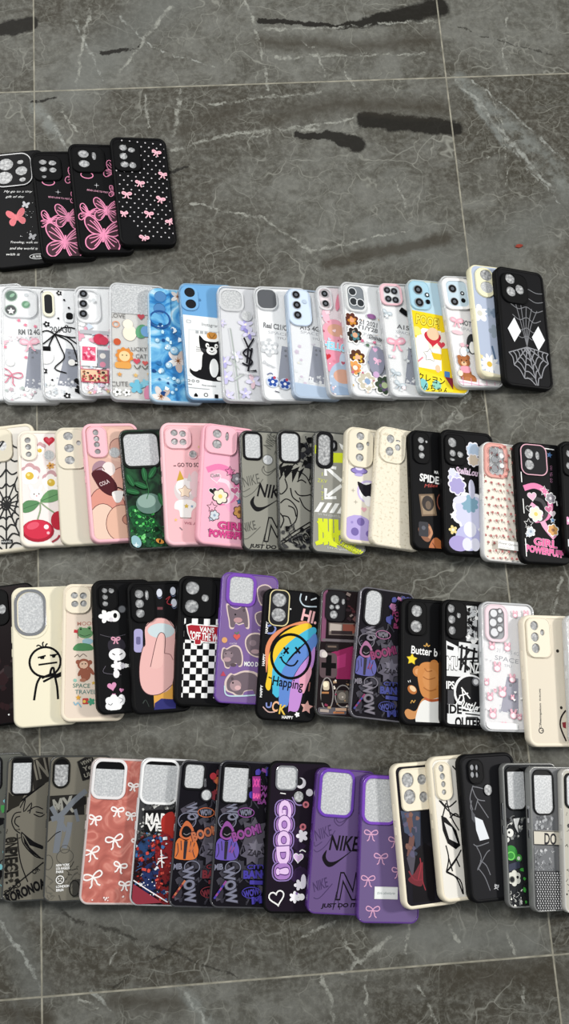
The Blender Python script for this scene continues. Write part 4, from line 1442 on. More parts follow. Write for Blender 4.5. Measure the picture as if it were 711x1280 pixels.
hippo([(514, 206), (524, 204), (532, 214), (556, 222), (576, 212), (588, 204), (596, 214), (606, 250), (608, 298), (594, 300), (588, 282), (566, 288), (552, 282), (544, 302), (528, 300), (524, 270), (518, 240)],
      [(562, 270, 20, 12, '#b78f92'), (590, 225, 6, 8, '#54474f'), (550, 245, 4, 4, INK)])
hippo([(494, 404), (504, 398), (512, 402), (540, 388), (566, 396), (578, 430), (576, 466), (562, 474), (554, 462), (530, 466), (522, 480), (506, 476), (500, 456), (490, 440)],
      [(518, 425, 22, 16, '#8d7a82'), (512, 446, 18, 10, '#b09298'), (540, 470, 14, 8, '#57494f'), (506, 420, 3, 3, INK), (532, 418, 3, 3, INK)])
hippo([(510, 545), (524, 520), (536, 512), (548, 516), (590, 502), (640, 512), (660, 556), (656, 600), (638, 602), (628, 580), (590, 584), (580, 600), (556, 600), (540, 590), (514, 578)],
      [(550, 560, 26, 24, '#a88d92'), (560, 570, 14, 10, '#d6aeb0'), (535, 530, 6, 7, '#57494f'), (538, 548, 4, 4, INK)])
hippo([(600, 360), (625, 335), (670, 340), (690, 400), (670, 430), (630, 425), (605, 400)], [(630, 372, 16, 14, '#8d7a82'), (640, 410, 20, 10, '#b09298')])
hippo([(655, 130), (690, 110), (720, 130), (715, 190), (670, 195)], [(680, 150, 14, 16, '#4f424a')])
hippo([(645, 245), (680, 230), (720, 240), (715, 290), (660, 290)], [(680, 275, 16, 8, '#b09298')])
c.line([(500, 560), (508, 600), (560, 606), (640, 602)], 6, '#bcd6dc')
c.heart(556, 345, 17, '#d05a52'); c.line([(548, 324), (556, 332), (566, 322)], 4, '#5a8a4a'); c.circ(500, 360, 13, '#d8a06a'); c.poly([(482, 518), (494, 496), (506, 518)], '#b8445a')
c.text(640, 467, 'MOO DENG', 19, WHT, 100, 3, .05); c.text(540, 374, 'cutie', 9, '#d9c9e0', 34, 0, shear=.2)
c.line([(655, 310), (665, 318), (680, 305)], 3, '#d9c9e0')
c.window(508, 58, 648, 208, 40, 15, mat('#7a4bb0', .25), .12)
c.done()

c = Case(ROW, (331, 734), (320, 899), Zc, 'flat', BLK, '#0e0e10', 'black case with a rainbow cross-eyed smiley reading Happing, gold camera outline', w=7.45)
bands = ['#e08c62', '#ecc52c', '#45b4d4', '#5d86cc', '#c08ad0']
c.poly([(80, 350), (120, 290), (200, 250), (262, 235), (282, 250), (190, 262), (110, 330), (90, 420), (82, 470), (78, 420)], bands[0], True)
c.poly([(88, 470), (94, 390), (140, 310), (200, 268), (270, 245), (290, 268), (190, 330), (120, 420), (100, 540), (78, 530)], bands[1], True)
c.poly([(110, 545), (112, 440), (160, 360), (230, 300), (300, 262), (312, 290), (240, 350), (170, 430), (140, 570), (112, 562)], bands[2], True)
c.poly([(138, 590), (150, 470), (200, 400), (260, 340), (310, 290), (312, 350), (250, 420), (200, 500), (180, 612), (142, 610)], bands[3], True)
c.poly([(182, 632), (196, 520), (230, 450), (280, 390), (308, 350), (300, 430), (270, 490), (248, 560), (226, 634), (190, 636)], bands[4], True)
c.poly([(232, 500), (260, 470), (285, 440), (290, 470), (270, 520), (250, 560)], '#e3a0b4', True)
c.ring(195, 395, 90, 98, 12.5, INK, 36)
for x, y in ((173, 370), (227, 368)):
    for g in (1, -1):
        c.line([(x - 11, y - 14 * g), (x + 11, y + 14 * g)], 9, INK, sm=False)
c.line([(150, 402), (160, 420), (185, 436), (210, 434), (228, 412)], 7, INK); c.line([(142, 402), (154, 398)], 6, INK, sm=False); c.circ(152, 384, 3, INK, 6); c.circ(160, 392, 3, INK, 6)
c.text(180, 520, 'Happing', 54, INK, 140, 9, .02); c.line([(92, 488), (106, 494)], 5, INK, sm=False)
c.text(248, 96, 'HAPPY', 11, WHT, 50, 3, .05); c.text(178, 664, 'HAPPY', 12, WHT, 50, 3, .05)
for y, x in ((268, 84), (412, 70), (550, 58)):
    c.text(x, y, 'HAPPY', 11, WHT, 52, -84, .05)
c.line([(245, 110), (240, 140), (262, 166), (318, 168)], 6, '#b9c9d2'); c.line([(270, 120), (266, 140)], 6, '#d9e2e6', sm=False); c.line([(290, 138), (318, 128)], 6, '#d9e2e6', sm=False)
c.text(284, 214, 'HI.', 52, '#eab2b4', 70, 14, .05)
c.line([(88, 262), (110, 256), (124, 272), (112, 292), (88, 294)], 8, '#7f8cc4')
c.line([(82, 600), (84, 618), (100, 618), (104, 598)], 7, '#7f8cc4'); c.text(122, 616, 'C', 44, '#eab38a', 26, 12, .04); c.text(156, 630, 'K', 40, '#e2bf4e', 28, 10, .04); c.line([(66, 618), (90, 640), (120, 640)], 5, '#c9a8a0')
c.star(266, 620, 30, '#d8a29a', 5, .5, 10); c.line([(282, 510), (276, 550)], 6, '#8a5a50'); c.flower(222, 652, 12, WHT)
c.bump(92, 84, 190, 254, 34, [(142, 132, 33, 32), (138, 200, 33, 31)], '#232326', .16, lipm=mat('#e6d8a4', .4))
c.circ(194, 182, 4, WHT, 8)
c.done()

c = Case(ROW, (402, 734), (393, 895), Zc, 'thin', SMOKE, mat('#1f1719', .25), 'dark see-through style case printed with a cross pad, magenta screen and circuit parts')
c.rect(330, 92, 350, 330, '#7c4a66', 3)
c.rect(360, 245, 480, 300, '#6d625c'); c.rect(365, 250, 420, 285, '#b0a59c', 4); c.rect(425, 250, 480, 290, '#8a4a3c'); c.rect(372, 280, 470, 296, '#2c2022')
c.rect(330, 318, 480, 330, '#6a6266', 1)
c.poly([(372, 378), (480, 345), (480, 495), (395, 495), (384, 450)], '#8c1e52'); c.poly([(385, 400), (440, 380), (436, 440), (395, 450)], '#a8306a')
c.rr(318, 380, 398, 492, 20, '#57464a'); c.circ(332, 384, 18, '#b9aeb0'); c.rect(326, 424, 394, 448, '#060607', 2); c.rect(347, 390, 372, 482, '#060607', 2)
c.rr(345, 340, 405, 372, 6, '#2a2424'); c.rect(355, 348, 395, 356, '#6a5a50')
c.ring(352, 560, 28, 70, 5, '#8c8684'); c.rr(334, 505, 362, 545, 8, '#c9b9a0'); c.circ(345, 520, 12, '#f4e6c8'); c.rr(325, 560, 362, 600, 4, '#181416'); c.rect(328, 552, 360, 560, '#b0784a')
c.ring(425, 570, 36, 48, 5, '#8c8684'); c.rr(396, 545, 450, 600, 8, '#5c5650'); c.circ(420, 570, 18, '#8f867c')
c.rr(310, 620, 440, 650, 8, '#58545a'); c.rect(320, 628, 360, 640, '#a89a90', 4); c.rect(390, 622, 440, 634, '#caa58a'); c.rect(380, 638, 430, 646, '#b9744a')
c.circ(340, 388, 14, '#d4ccc6'); c.confetti(335, 490, 470, 640, 18, ['#a88a6a', '#5a3a34', '#d9cfc2', '#8a2a4c'], 3, 8, 'rc', 6)
c.confetti(430, 110, 490, 250, 12, ['#4a1e24', '#6c4a48', '#8a7a74', '#2c1a20'], 6, 14, 'r', 3)
c.bump(344, 100, 440, 240, 28, [(388, 139, 20, 20), (373, 174, 11, 11), (400, 173, 11, 11), (382, 208, 18, 19), (427, 148, 8, 14)], '#1c1a1d', .12, lip=False)
c.done()


def graffiti(c, a1, a2, b1, b2, g='#77727c', dim='#3c3a44'):
    """comic lettering print with a hooded figure; drawn in units of the case width (100 = full width)"""
    c.uv(True)
    c.confetti(8, 66, 96, 212, 60, [dim, '#2a2832', '#34323c', '#4a4652'], 4, 10, 'plr', 5)
    c.confetti(55, 10, 98, 60, 24, [b2, dim, a1, '#2a2832'], 3, 8, 'plr', 2)
    for x, y, l, an in ((72, 40, 'POW', 4), (76, 50, 'WE', 2), (76, 60, 'BAM', 0), (86, 12, 'OOH', 3)):
        c.text(x, y, l, 8, a2 if y > 15 else b2, 22, an, .07)
    c.text(25, 78, 'WO', 16, g, 24, 78, .06, '#2a2833', .08)
    c.ring(18, 92, 14, 12, 1.4, g)
    c.text(47, 78, 'WOW', 8, g, 18, -6, .08, dim, .08); c.ring(47, 78, 13, 7, 1.2, a1)
    c.star(62, 110, 26, '#4c4853', 8, .62)
    # hooded figure
    c.poly([(8, 108), (12, 98), (17, 92), (24, 96), (30, 106), (29, 116), (19, 120), (9, 116)], a1, True)
    c.poly([(11, 108), (14, 101), (20, 100), (26, 106), (25, 114), (18, 117), (12, 114)], '#131116', True)
    c.line([(14, 111), (19, 113), (24, 110)], 1, '#8a8488')
    c.poly([(2, 128), (8, 118), (19, 122), (30, 116), (37, 126), (40, 138), (33, 149), (6, 149), (0, 140)], b1, True)
    c.poly([(16, 122), (22, 122), (21, 149), (17, 149)], '#26222c')
    for q in ([(6, 126), (8, 138), (5, 146)], [(33, 124), (31, 136), (35, 146)], [(11, 122), (13, 136)], [(27, 122), (26, 138)]):
        c.line(q, 1.3, '#2c2634')
    c.line([(24, 138), (28, 128)], 2, a2); c.line([(28, 139), (32, 130)], 2, a2)
    c.text(50, 108, 'BOOM!', 13, a2, 46, -20, .08, '#241e28', .1)
    c.star(62, 138, 20, '#565260', 7, .6); c.star(66, 130, 14, '#6f6b78', 6, .5); c.text(64, 138, 'ZAP', 9, '#26232c', 20, 8, .06)
    c.text(9, 160, 'MB', 8, g, 14, -6, .08); c.circ(2, 160, 4, g)
    c.text(70, 158, 'CITY', 6, b2, 30, -3, .05); c.rr(46, 164, 92, 176, 2, dim); c.text(70, 169, 'BANG', 11, b2, 40, -3, .09, '#1c1a26', .08); c.rr(60, 178, 84, 184, 1, b2)
    c.text(30, 186, 'WOW', 16, g, 52, 80, .07, '#24222c', .1)
    c.ring(32, 160, 12, 9, 1.4, g)
    for k in range(6):
        x = 6 + k * 2.6
        c.line([(x, 206 - k * 4), (x + 4, 200 - k * 4)], 3, (a2 if k % 2 else b2), sm=False)
    c.text(64, 196, 'WOW', 9, b2, 24, -14, .08, '#1f1d28', .08); c.ring(64, 196, 15, 8, 1.2, b2); c.text(76, 206, 'M!', 10, b2, 20, -8, .07)
    c.uv(False)


c = Case(ROW, (451, 732), (436.5, 896), Zd, 'thin', mat('#77757c', .15, .3), mat('#19171c', .25), 'graffiti comic case with a blue hooded figure and oval camera opening, fourth row', buttons=CHROME)
graffiti(c, '#a5688f', '#86355f', '#5a5a9c', '#3e4488')
c.window(92, 56, 190, 238, 44, 9, '#1b1a1d', .13)
c.done()

c = Case(ROW, (501.5, 746.5), (500, 906), Zd, 'soft', BLK, '#0e0e10', 'black case reading Butter b with a yellow star and brown bread loaf')
c.line([(382, 322), (392, 326), (398, 312), (404, 326), (414, 320)], 5, '#c89a4c')
c.text(386, 350, 'Butter b', 36, WHT, 132, 4, .03)
c.star(322, 391, 28, '#f0d428', 5, .55, 5, '#8a7414', 3)
bn = '#c27c3e'
c.circ(352, 446, 26, bn); c.circ(352, 448, 15, '#d99a62'); c.circ(435, 410, 22, bn)
c.poly([(350, 450), (368, 410), (410, 400), (470, 410), (480, 480), (470, 560), (420, 575), (375, 560), (356, 510)], '#c98444', True)
c.ell(415, 480, 40, 50, '#cf8c4e'); c.line([(385, 430), (400, 445), (425, 440)], 5, '#a5652e'); c.line([(380, 520), (410, 535), (445, 525)], 5, '#a5652e'); c.line([(378, 470), (405, 482), (440, 472)], 5, '#a5652e')
c.poly([(285, 640), (300, 622), (340, 630), (372, 575), (410, 570), (400, 620), (350, 660), (305, 668)], '#c68a52', True)
c.poly([(345, 640), (372, 585), (420, 575), (470, 575), (470, 700), (350, 690)], '#e6e6e2', True)
c.line([(384, 570), (420, 580), (465, 572)], 12, '#b3572e')
c.line([(344, 684), (400, 692), (465, 690)], 6, '#9fd0cc'); c.poly([(330, 700), (400, 700), (470, 702), (470, 720), (330, 716)], '#b9773f')
c.ell(323, 533, 25, 19, '#b36a30', 35); c.ell(326, 528, 18, 11, '#e6c9a0', 35); c.line([(302, 492), (306, 500)], 3, WHT, sm=False); c.line([(312, 488), (314, 498)], 3, WHT, sm=False)
c.line([(315, 596), (322, 582), (330, 592), (338, 580)], 4, '#c89a4c')
c.bump(298, 112, 398, 278, 34, [(345, 160, 28, 29), (342, 234, 29, 29)])
c.done()

c = Case(ROW, (552.5, 748), (552, 909), Zd, 'soft', BLK, '#0e0e10', 'black and white case of bold scribbled lettering around a black record, fourth row')
c.rect(585, 130, 640, 300, '#c9cbcc'); c.confetti(585, 130, 640, 300, 40, [INK, '#2a2a2c', WHT], 7, 16, 'pl', 4)
c.poly([(480, 305), (540, 330), (545, 445), (482, 445)], '#e9eaea'); c.rect(482, 440, 600, 470, '#e4e5e5')
c.poly([(484, 325), (520, 335), (515, 350), (484, 345)], INK); c.text(514, 410, 'MU', 54, WHT, 60, 0, .08, INK, .08)
c.rect(540, 310, 640, 450, '#dfe0e0', 4)
for q in ([(545, 330), (640, 350)], [(560, 320), (552, 440)], [(585, 325), (575, 450)], [(540, 390), (640, 380)], [(600, 340), (560, 400), (610, 440)], [(625, 330), (610, 445)], [(548, 440), (570, 400), (590, 440)]):
    c.line(q, 11, '#121214', sm=False)
c.rect(600, 395, 650, 450, INK); c.text(625, 425, 'NZ', 46, WHT, 44, 0, .04)
c.circ(600, 540, 84, '#e8e8e8', 30); c.circ(604, 542, 76, '#151517', 30); c.circ(630, 490, 20, '#6c6c70'); c.circ(630, 490, 13, '#d9d9da')
c.text(500, 512, 'IPS', 34, WHT, 40, 0, .05); c.rect(486, 535, 518, 600, '#3c3c40'); c.text(588, 600, 'Hustle', 48, WHT, 110, 16, .03, shear=.3)
for q in ([(555, 520), (600, 570)], [(545, 560), (590, 545)], [(560, 530), (570, 590)]):
    c.line(q, 6, WHT, sm=False)
c.rect(484, 600, 560, 700, '#e4e5e5'); c.rect(540, 630, 650, 720, '#e9eaea'); c.text(520, 622, 'IDE', 38, INK, 70, 0, .07); c.text(590, 682, 'OUTER', 44, INK, 130, 0, .08)
c.line([(575, 640), (650, 645)], 6, INK, sm=False); c.line([(580, 655), (640, 655)], 4, INK, sm=False)
c.bump(478, 110, 586, 296, 42, [(504, 150, 19, 21), (507, 202, 19, 21), (509, 254, 19, 21), (543, 180, 12, 14)])
c.done()

c = Case(ROW, (601, 751), (604.5, 914), Ze, 'clear', CLEAR, CLEARP, 'clear case with pink bunny-ear doodles and a pale pink camera frame, lettered card inside', paper='#f1eff0', w=7.35)
c.pap()
c.text(410, 350, '21 / A05 4G', 20, '#b2b3ba', 130, 6); c.text(404, 390, 'SPACE', 24, '#8a8c94', 140, 6); c.text(410, 424, 'TPU', 14, '#9a9ca4', 44, 6)
phone_pic(c, 370, 480, 100, 190, 34, '#9593a6')
c.pap(False)
pk = '#e39aae'
for x, y, s in ((316, 330, 24), (405, 330, 26), (345, 440, 30), (432, 494, 26), (283, 520, 20), (303, 596, 24), (374, 570, 32), (318, 684, 30), (436, 680, 28), (380, 740, 20), (470, 690, 18), (515, 145, 22), (450, 150, 20), (430, 590, 14), (330, 560, 10)):
    c.circ(x, y, s * .62, '#f6e6ea'); c.ring(x, y, s * .62, s * .56, 4, pk, 14)
    for g in (1, -1):
        c.ell(x + g * s * .4, y - s * .75, s * .2, s * .42, '#f2c6d0', g * 18); c.ring(x + g * s * .4, y - s * .75, s * .2, s * .42, 3, pk, 12, g * 18)
for x, y in ((298, 396), (446, 560), (440, 600), (480, 590), (290, 655)):
    c.heart(x, y, 8, '#fbfbfb')
c.rect(280, 722, 460, 760, '#fafafa')
c.bump(272, 100, 406, 304, 46, [(339, 206, 46, 82, 30)], mat('#eed7de', .25), .15, floor=mat('#a3a5a8', .15), name='camera_frame')
c.z += .03
for x, y, rx in ((322, 150, 24), (318, 200, 24), (326, 252, 26), (358, 182, 18), (358, 232, 18), (358, 136, 14)):
    c.ring(x, y, rx, rx + 2, 4, '#6e6e72'); c.circ(x, y, rx - 4, '#dcdde0')
c.done()

c = Case(ROW, (651.5, 768), (661.5, 934), Ze, 'soft', '#eee4cf', '#e0d6c3', 'cream case with small black lettering running up its middle, fourth row', r=1.25)
c.text(572, 690, 'Champion', 15, '#2c2a2a', 132, -90, .05, shear=.2); c.text(570, 578, 'EUROPE', 8, '#2c2a2a', 62, -90, .05)
c.ring(575, 764, 13, 13, 5, '#2c2a2a', 16); c.line([(575, 764), (590, 764)], 4, '#2c2a2a', sm=False)
c.bump(490, 166, 634, 384, 44, [(534, 214, 24, 25), (538, 275, 24, 25), (543, 335, 24, 26), (582, 247, 13, 17)])
c.circ(677, 338, 9, '#2a2622'); c.circ(694, 638, 8, '#2a2622')
c.line([(720, 650), (692, 690), (688, 740), (720, 810)], 9, '#241c1c'); c.poly([(697, 715), (720, 710), (720, 745), (702, 740)], '#8c3038')
c.done()

c = Case(ROW, (706.5, 768), (715, 932), Ze, 'clear', CLEAR, CLEARP, 'clear case just entering at the right edge of the fourth row', paper='#d9d5cf')
c.done()
# ================================================================ fifth row
ROW = 'phone cases in the nearest row'
Za, Zb, Zc, Zd, Ze = (0, 930, 3.742), (150, 930, 3.555), (310, 930, 3.386), (430, 930, 3.742), (541, 930, 4.182)
c = smokecase((-46, 944), (-50, 1128), Za, 'smoky case with green and black marks at the left end, nearest row', panel='#5c5d56')
c.confetti(-40, 250, 40, 700, 30, [INK, '#3f9a4a', '#7fc6cc', '#26262a'], 10, 24, 'pl', 4)
c.window(-110, 66, 20, 236, 34, 11, '#1b1b1d', .12)
c.done()

c = smokecase((9, 945.5), (1, 1129), Za, 'olive grey case with an inked jaw and ear drawing and DEAD lettering', panel='#6e6a5f')
c.poly([(28, 320), (215, 195), (215, 205), (28, 332)], INK)
c.poly([(150, 90), (230, 60), (240, 190), (160, 230)], '#24221f'); c.text(195, 130, 'IN', 90, '#6e6a5f', 60, -12, .04)
c.poly([(40, 230), (60, 250), (120, 240), (90, 300), (36, 320)], '#26241f')
for q in ([(95, 310), (120, 270), (112, 330), (150, 290), (140, 340)], [(130, 330), (170, 310), (205, 325)], [(160, 345), (190, 360), (212, 350)], [(170, 335), (205, 345)],
          [(100, 330), (70, 335), (55, 370), (70, 410), (95, 430)], [(95, 350), (75, 355), (70, 380), (90, 400)], [(100, 425), (150, 470), (205, 510)],
          [(80, 430), (95, 560), (130, 660)], [(100, 430), (110, 480), (160, 540), (205, 560)]):
    c.line(q, 5, INK)
c.poly([(105, 425), (140, 465), (205, 500), (200, 515), (140, 490)], INK); c.poly([(108, 440), (140, 500), (200, 560), (150, 530), (115, 480)], INK)
c.text(52, 480, 'ONE', 56, '#191815', 70, 88, .05); c.text(52, 565, 'PIECE', 60, '#191815', 130, 88, .06)
c.confetti(25, 410, 80, 660, 22, ['#191815', '#2a2823'], 7, 15, 'pl', 5)
c.line([(10, 712), (205, 575)], 5, INK, sm=False); c.text(60, 682, 'DEAD', 26, INK, 82, -32, .02); c.text(168, 610, 'OR', 22, INK, 36, -32, .02)
c.text(120, 700, 'RORONOA', 44, INK, 190, -18, .07)
c.window(52, 66, 158, 250, 26, 9, '#151515', .12, gap=20)
c.done()

c = smokecase((62.5, 944.5), (53, 1129), Za, 'olive grey case with brush strokes, white printed block and pill-shaped camera opening', panel='#716d62')
c.poly([(225, 248), (400, 250), (400, 350), (300, 345), (222, 372)], '#22211f')
c.text(300, 300, 'MX', 70, '#8b8a82', 90, -8, .08); c.poly([(345, 275), (410, 260), (410, 300), (350, 320)], '#1c1b1a')
sl = '#6c7178'
for q, w_ in (([(240, 360), (290, 340), (350, 280), (410, 235)], 26), ([(240, 300), (280, 370), (310, 420)], 22), ([(290, 350), (275, 430), (262, 520)], 30), ([(330, 380), (320, 440), (300, 500)], 26), ([(355, 320), (370, 380)], 16)):
    c.line(q, w_, sl)
c.line([(222, 465), (260, 430), (285, 420)], 4, INK); c.ring(305, 540, 40, 34, 3, '#4a4842'); c.ring(305, 505, 22, 18, 3, '#4a4842'); c.ring(225, 560, 22, 34, 3, '#4a4842')
c.confetti(215, 600, 380, 720, 20, ['#5b5850', '#4a4842', '#625f57'], 8, 18, 'l', 8); c.confetti(300, 580, 380, 640, 8, ['#2a2825'], 6, 14, 'l', 2)
for y, t_ in ((578, 'NEW YORK'), (593, 'LOS ANGELES'), (608, 'PARIS'), (676, 'LONDON'), (692, 'BERLIN')):
    c.text(295 if y != 608 and y != 692 else 280, y, t_, 11, WHT, 64 if y not in (608, 692) else 34, 1, .05)
c.ring(281, 645, 18, 18, 4, WHT, 18); c.circ(274, 640, 3, WHT, 8); c.circ(288, 640, 3, WHT, 8); c.line([(273, 654), (281, 649), (289, 654)], 3, WHT)
c.rect(340, 650, 380, 730, '#3a3833'); c.ring(350, 690, 24, 36, 5, '#1f1e1c')
c.poly([(366, 92), (440, 55), (460, 170), (392, 186)], '#1b1a19'); c.text(412, 95, 'VEWV', 17, '#8b887c', 56, -18, .03); c.text(415, 125, 'Ye', 22, '#8b887c', 40, -18, .03); c.text(425, 155, 'UIA', 20, '#8b887c', 50, -18, .03)
c.window(246, 66, 332, 216, 42, 10, '#171715', .12, gap=26)
c.done()

coral = ramp_mat('coral_ripple_print', [(.3, '#a85a50'), (.5, '#bf6c60'), (.6, '#d58a7c'), (.72, '#b9655a')], 34, 2, .25, dist=1.8)
c = Case(ROW, (115.5, 946.5), (98, 1131), Za, 'clear', mat('#efe2df', .12, 0, .6), coral, 'coral red rippled case printed with white bows', rough=.25)
for x, y, s, a in ((445, 358, 32, 12), (556, 326, 32, 8), (540, 465, 44, -10), (428, 515, 42, -14), (436, 632, 48, -12), (568, 590, 34, 18), (635, 212, 26, 10), (622, 352, 26, 10), (590, 678, 30, 5), (650, 480, 26, 5)):
    c.bow(x, y, s, '#f5efec', 7.5, a)
c.confetti(380, 725, 600, 745, 8, ['#f0dcd8'], 4, 8, 'c', 3)
c.bump(430, 68, 602, 264, 44, [(516, 166, 72, 84, 32)], mat('#f0eeee', .15, 0, .9), .13, lip=False, name='camera_frame', gap=36)
c.done()

c = Case(ROW, (177, 946.5), (161, 1132), Zb, 'thin', mat('#dfdfe0', .12, .2), mat('#3a3a3c', .25), 'white framed case with a torn red, blue and black action print and MA lettering')
c.confetti(70, 262, 250, 470, 130, ['#1b1b1d', '#8c8c8a', '#d0d0cc', '#4a4a4a', '#5c5c58'], 3, 11, 'rpl', 21)
c.rect(108, 302, 250, 402, '#141416'); c.text(165, 342, 'MAR', 46, '#ecebe8', 96, 4, .06); c.text(170, 380, 'VEL', 34, '#ecebe8', 100, 4, .06)
rd = random.Random(3)
c.poly([(60, 470), (120, 420), (180, 430), (240, 380), (240, 720), (60, 700)], '#2a1216', True)
c.poly([(190, 340), (225, 315), (250, 330), (250, 440), (200, 430), (188, 380)], '#a8281f', True)
c.poly([(80, 450), (140, 420), (170, 470), (130, 520), (70, 520)], '#22406c', True)
c.poly([(160, 440), (230, 420), (250, 560), (180, 600)], '#8c1c20', True); c.poly([(100, 570), (160, 540), (180, 660), (110, 690)], '#1c2c5c', True); c.poly([(165, 600), (250, 560), (250, 720), (180, 710)], '#7c1a1e', True)
c.confetti(62, 400, 250, 705, 210, ['#a8281f', '#1b2a58', '#0f0f14', '#d9dde2', '#6c1418', '#3c6ca0', '#c8483c', '#15151c', '#3a0e14', '#101828'], 4, 11, 'rpl', 9)
for q in ([(170, 520), (215, 515)], [(165, 545), (180, 528), (200, 540)], [(185, 480), (190, 560)]):
    c.line(q, 5, '#e8e8e8')
c.line([(48, 600), (120, 650), (215, 712)], 5, '#ece6e6', sm=False); c.confetti(50, 590, 240, 705, 24, [WHT], 2, 5, 'c', 3)
c.poly([(40, 610), (120, 665), (190, 712), (40, 712)], '#8a2c3a')
c.window(92, 58, 275, 268, 46, 12, mat('#f0f0f0', .15), .13, gap=16)
c.done()

for TL, BL, Z, lab, a1, a2, b1, b2, win in (
        ((226.5, 949.5), (209.5, 1134), Zb, 'graffiti comic case with an orange hooded figure and square camera opening', '#c0663c', '#b86a48', '#cc6f38', '#7c2a34', (280, 84, 390, 212, 28, 10)),
        ((275.5, 949.5), (261.5, 1135), Zb, 'graffiti comic case with a violet hooded figure and a tall camera opening, nearest row', '#8c4a94', '#8c468c', '#6450a8', '#42389a', (452, 84, 588, 274, 28, 9))):
    c = Case(ROW, TL, BL, Z, 'thin', mat('#4a4a4e', .15, .3), mat('#151319', .22), lab, buttons=CHROME)
    graffiti(c, a1, a2, b1, b2, '#77788a')
    if win[2] < 400:
        c.window(*win, '#17171a', .13); c.circ(392, 236, 28, '#3a3a3e'); c.circ(392, 236, 23, FOAM); c.circ(425, 150, 16, '#b0303a')
    else:
        c.window(*win, '#17171a', .13, gap=16); c.rect(600, 150, 640, 262, '#8c2a7a'); c.text(620, 180, 'XX', 34, '#d84a9c', 30, 4, .08); c.text(620, 240, 'BAM', 22, '#e85aa0', 34, 4, .08)
    c.text(win[2] - 4, 180, 'MOOD', 10, '#77777c', 36, 90, .05)
    c.done()

c = Case(ROW, (337, 950.5), (328.5, 1142), Zc, 'flat', BLK, mat('#1c1420', .4), 'black case with lilac bubble letters running down, white hearts and a chrome camera ring')
c.confetti(200, 380, 300, 700, 10, ['#241030', '#2c143c'], 20, 40, 'p', 3)
for i, ch in enumerate('GOOD!'):
    x, y = 164 - i * 3, 282 + i * 66
    c.rr(x - 50, y - 42, x + 46, y + 42, 34, '#8f78b4'); c.rr(x - 45, y - 37, x + 41, y + 37, 30, '#1a1220')
for i, ch in enumerate('GOOD!'):
    x, y = 164 - i * 3, 282 + i * 66
    c.rr(x - 40, y - 34, x + 36, y + 34, 28, '#a87cc0'); c.text(x - 2, y, ch, 50, '#e3c4ea', 66 if ch != '!' else 14, 88, .1, '#5c3478', .07)
c.heart(124, 654, 36, None, -12, WHT, 6)
c.heart(222, 490, 24, '#d8b8e0', 6, WHT, 3); c.line([(228, 465), (240, 458), (256, 466)], 5, WHT)
c.flower(240, 398, 28, '#efeaf2', None, 5); c.circ(244, 360, 15, '#c9727e'); c.circ(244, 360, 7, '#5a2a38'); c.circ(258, 264, 15, '#c9727e'); c.circ(258, 264, 7, '#5a2a38')
c.circ(235, 170, 24, '#d8d4da'); c.circ(228, 164, 17, '#1a1a1e'); c.circ(275, 212, 16, '#d8d4da'); c.line([(140, 212), (165, 216)], 4, WHT, sm=False); c.line([(195, 230), (215, 262), (240, 266)], 5, '#9a86b8')
c.flower(225, 605, 24, '#f1edf3', None, 5); c.ell(245, 590, 12, 30, '#e3dde8'); c.flower(205, 655, 26, '#f4f2f6', None, 6); c.circ(236, 655, 14, WHT); c.star(214, 640, 8, '#8a6aa8')
c.bump(118, 92, 222, 202, 28, [(170, 147, 44, 47, 20)], CHROME, .12, lip=False, name='camera_ring', label='chrome square ring around the camera opening')
c.bump(198, 202, 252, 256, 26, [(225, 229, 22, 23)], h=.03, lip=False, name='sensor_rim')
c.done()

pf = mat('#5c3a86', .15, 0, .92)
c = Case(ROW, (397, 958.5), (383, 1142), Zc, 'thin', pf, mat('#665080', .4), 'purple case covered in black sports lettering and a bold black tick mark')
sporty(c, (275, 155, 1.06), '#141016', '#43315c')
c.window(300, 96, 470, 306, 44, 13, mat('#6d3fb0', .15), .13)
c.done()

c = Case(ROW, (452.5, 967.5), (446, 1154), Zc, 'thin', pf, mat('#6d5a88', .4), 'purple case with thin pink bows and a small white lettered tag')
for x, y in ((526, 385), (572, 485), (512, 578), (534, 706), (640, 415), (655, 545)):
    c.bow(x, y, 33, '#d9a5c4', 4.5, 2)
c.rect(541, 610, 650, 662, '#e3e3e2', 2); c.rect(545, 614, 650, 658, '#eceeed', 2); c.text(596, 636, 'think adventures', 12, '#7a8a88', 84, 2, shear=.25)
c.window(482, 128, 652, 342, 46, 13, mat('#7a48b8', .15), .13)
c.done()

c = Case(ROW, (489.5, 955), (506, 1139), Zd, 'soft', '#eee4cd', mat('#1d1b22', .3), 'cream framed case with a dark print of red, blue and brown shards', r=1.1, rough=.5)
c.poly([(270, 318), (320, 320), (330, 440), (290, 420)], '#3a4660'); c.poly([(290, 330), (330, 322), (352, 400), (330, 540), (300, 530), (320, 420)], '#6a4640'); c.poly([(330, 320), (380, 320), (376, 480), (350, 500)], '#2e3950')
c.poly([(300, 540), (340, 480), (352, 580), (330, 640)], '#4a4652'); c.poly([(380, 320), (450, 320), (450, 460), (390, 480)], '#15151a'); c.poly([(350, 520), (400, 470), (450, 500), (450, 740), (330, 745), (330, 640)], '#120f13')
c.poly([(305, 640), (340, 610), (380, 560), (385, 660), (350, 668)], '#6c1a26', True); c.line([(310, 600), (340, 640), (385, 640)], 7, '#7c2030'); c.line([(360, 640), (376, 580), (372, 540)], 5, '#9a2432'); c.line([(385, 560), (384, 640), (400, 690)], 5, '#8a2030')
c.confetti(290, 330, 360, 560, 16, ['#7a5448', '#2c3448', '#54506a'], 8, 20, 'p', 6)
c.bump(268, 110, 440, 316, 28, [(307, 170, 34, 36), (317, 250, 33, 36), (386, 166, 26, 26), (394, 250, 24, 26)])
c.done()

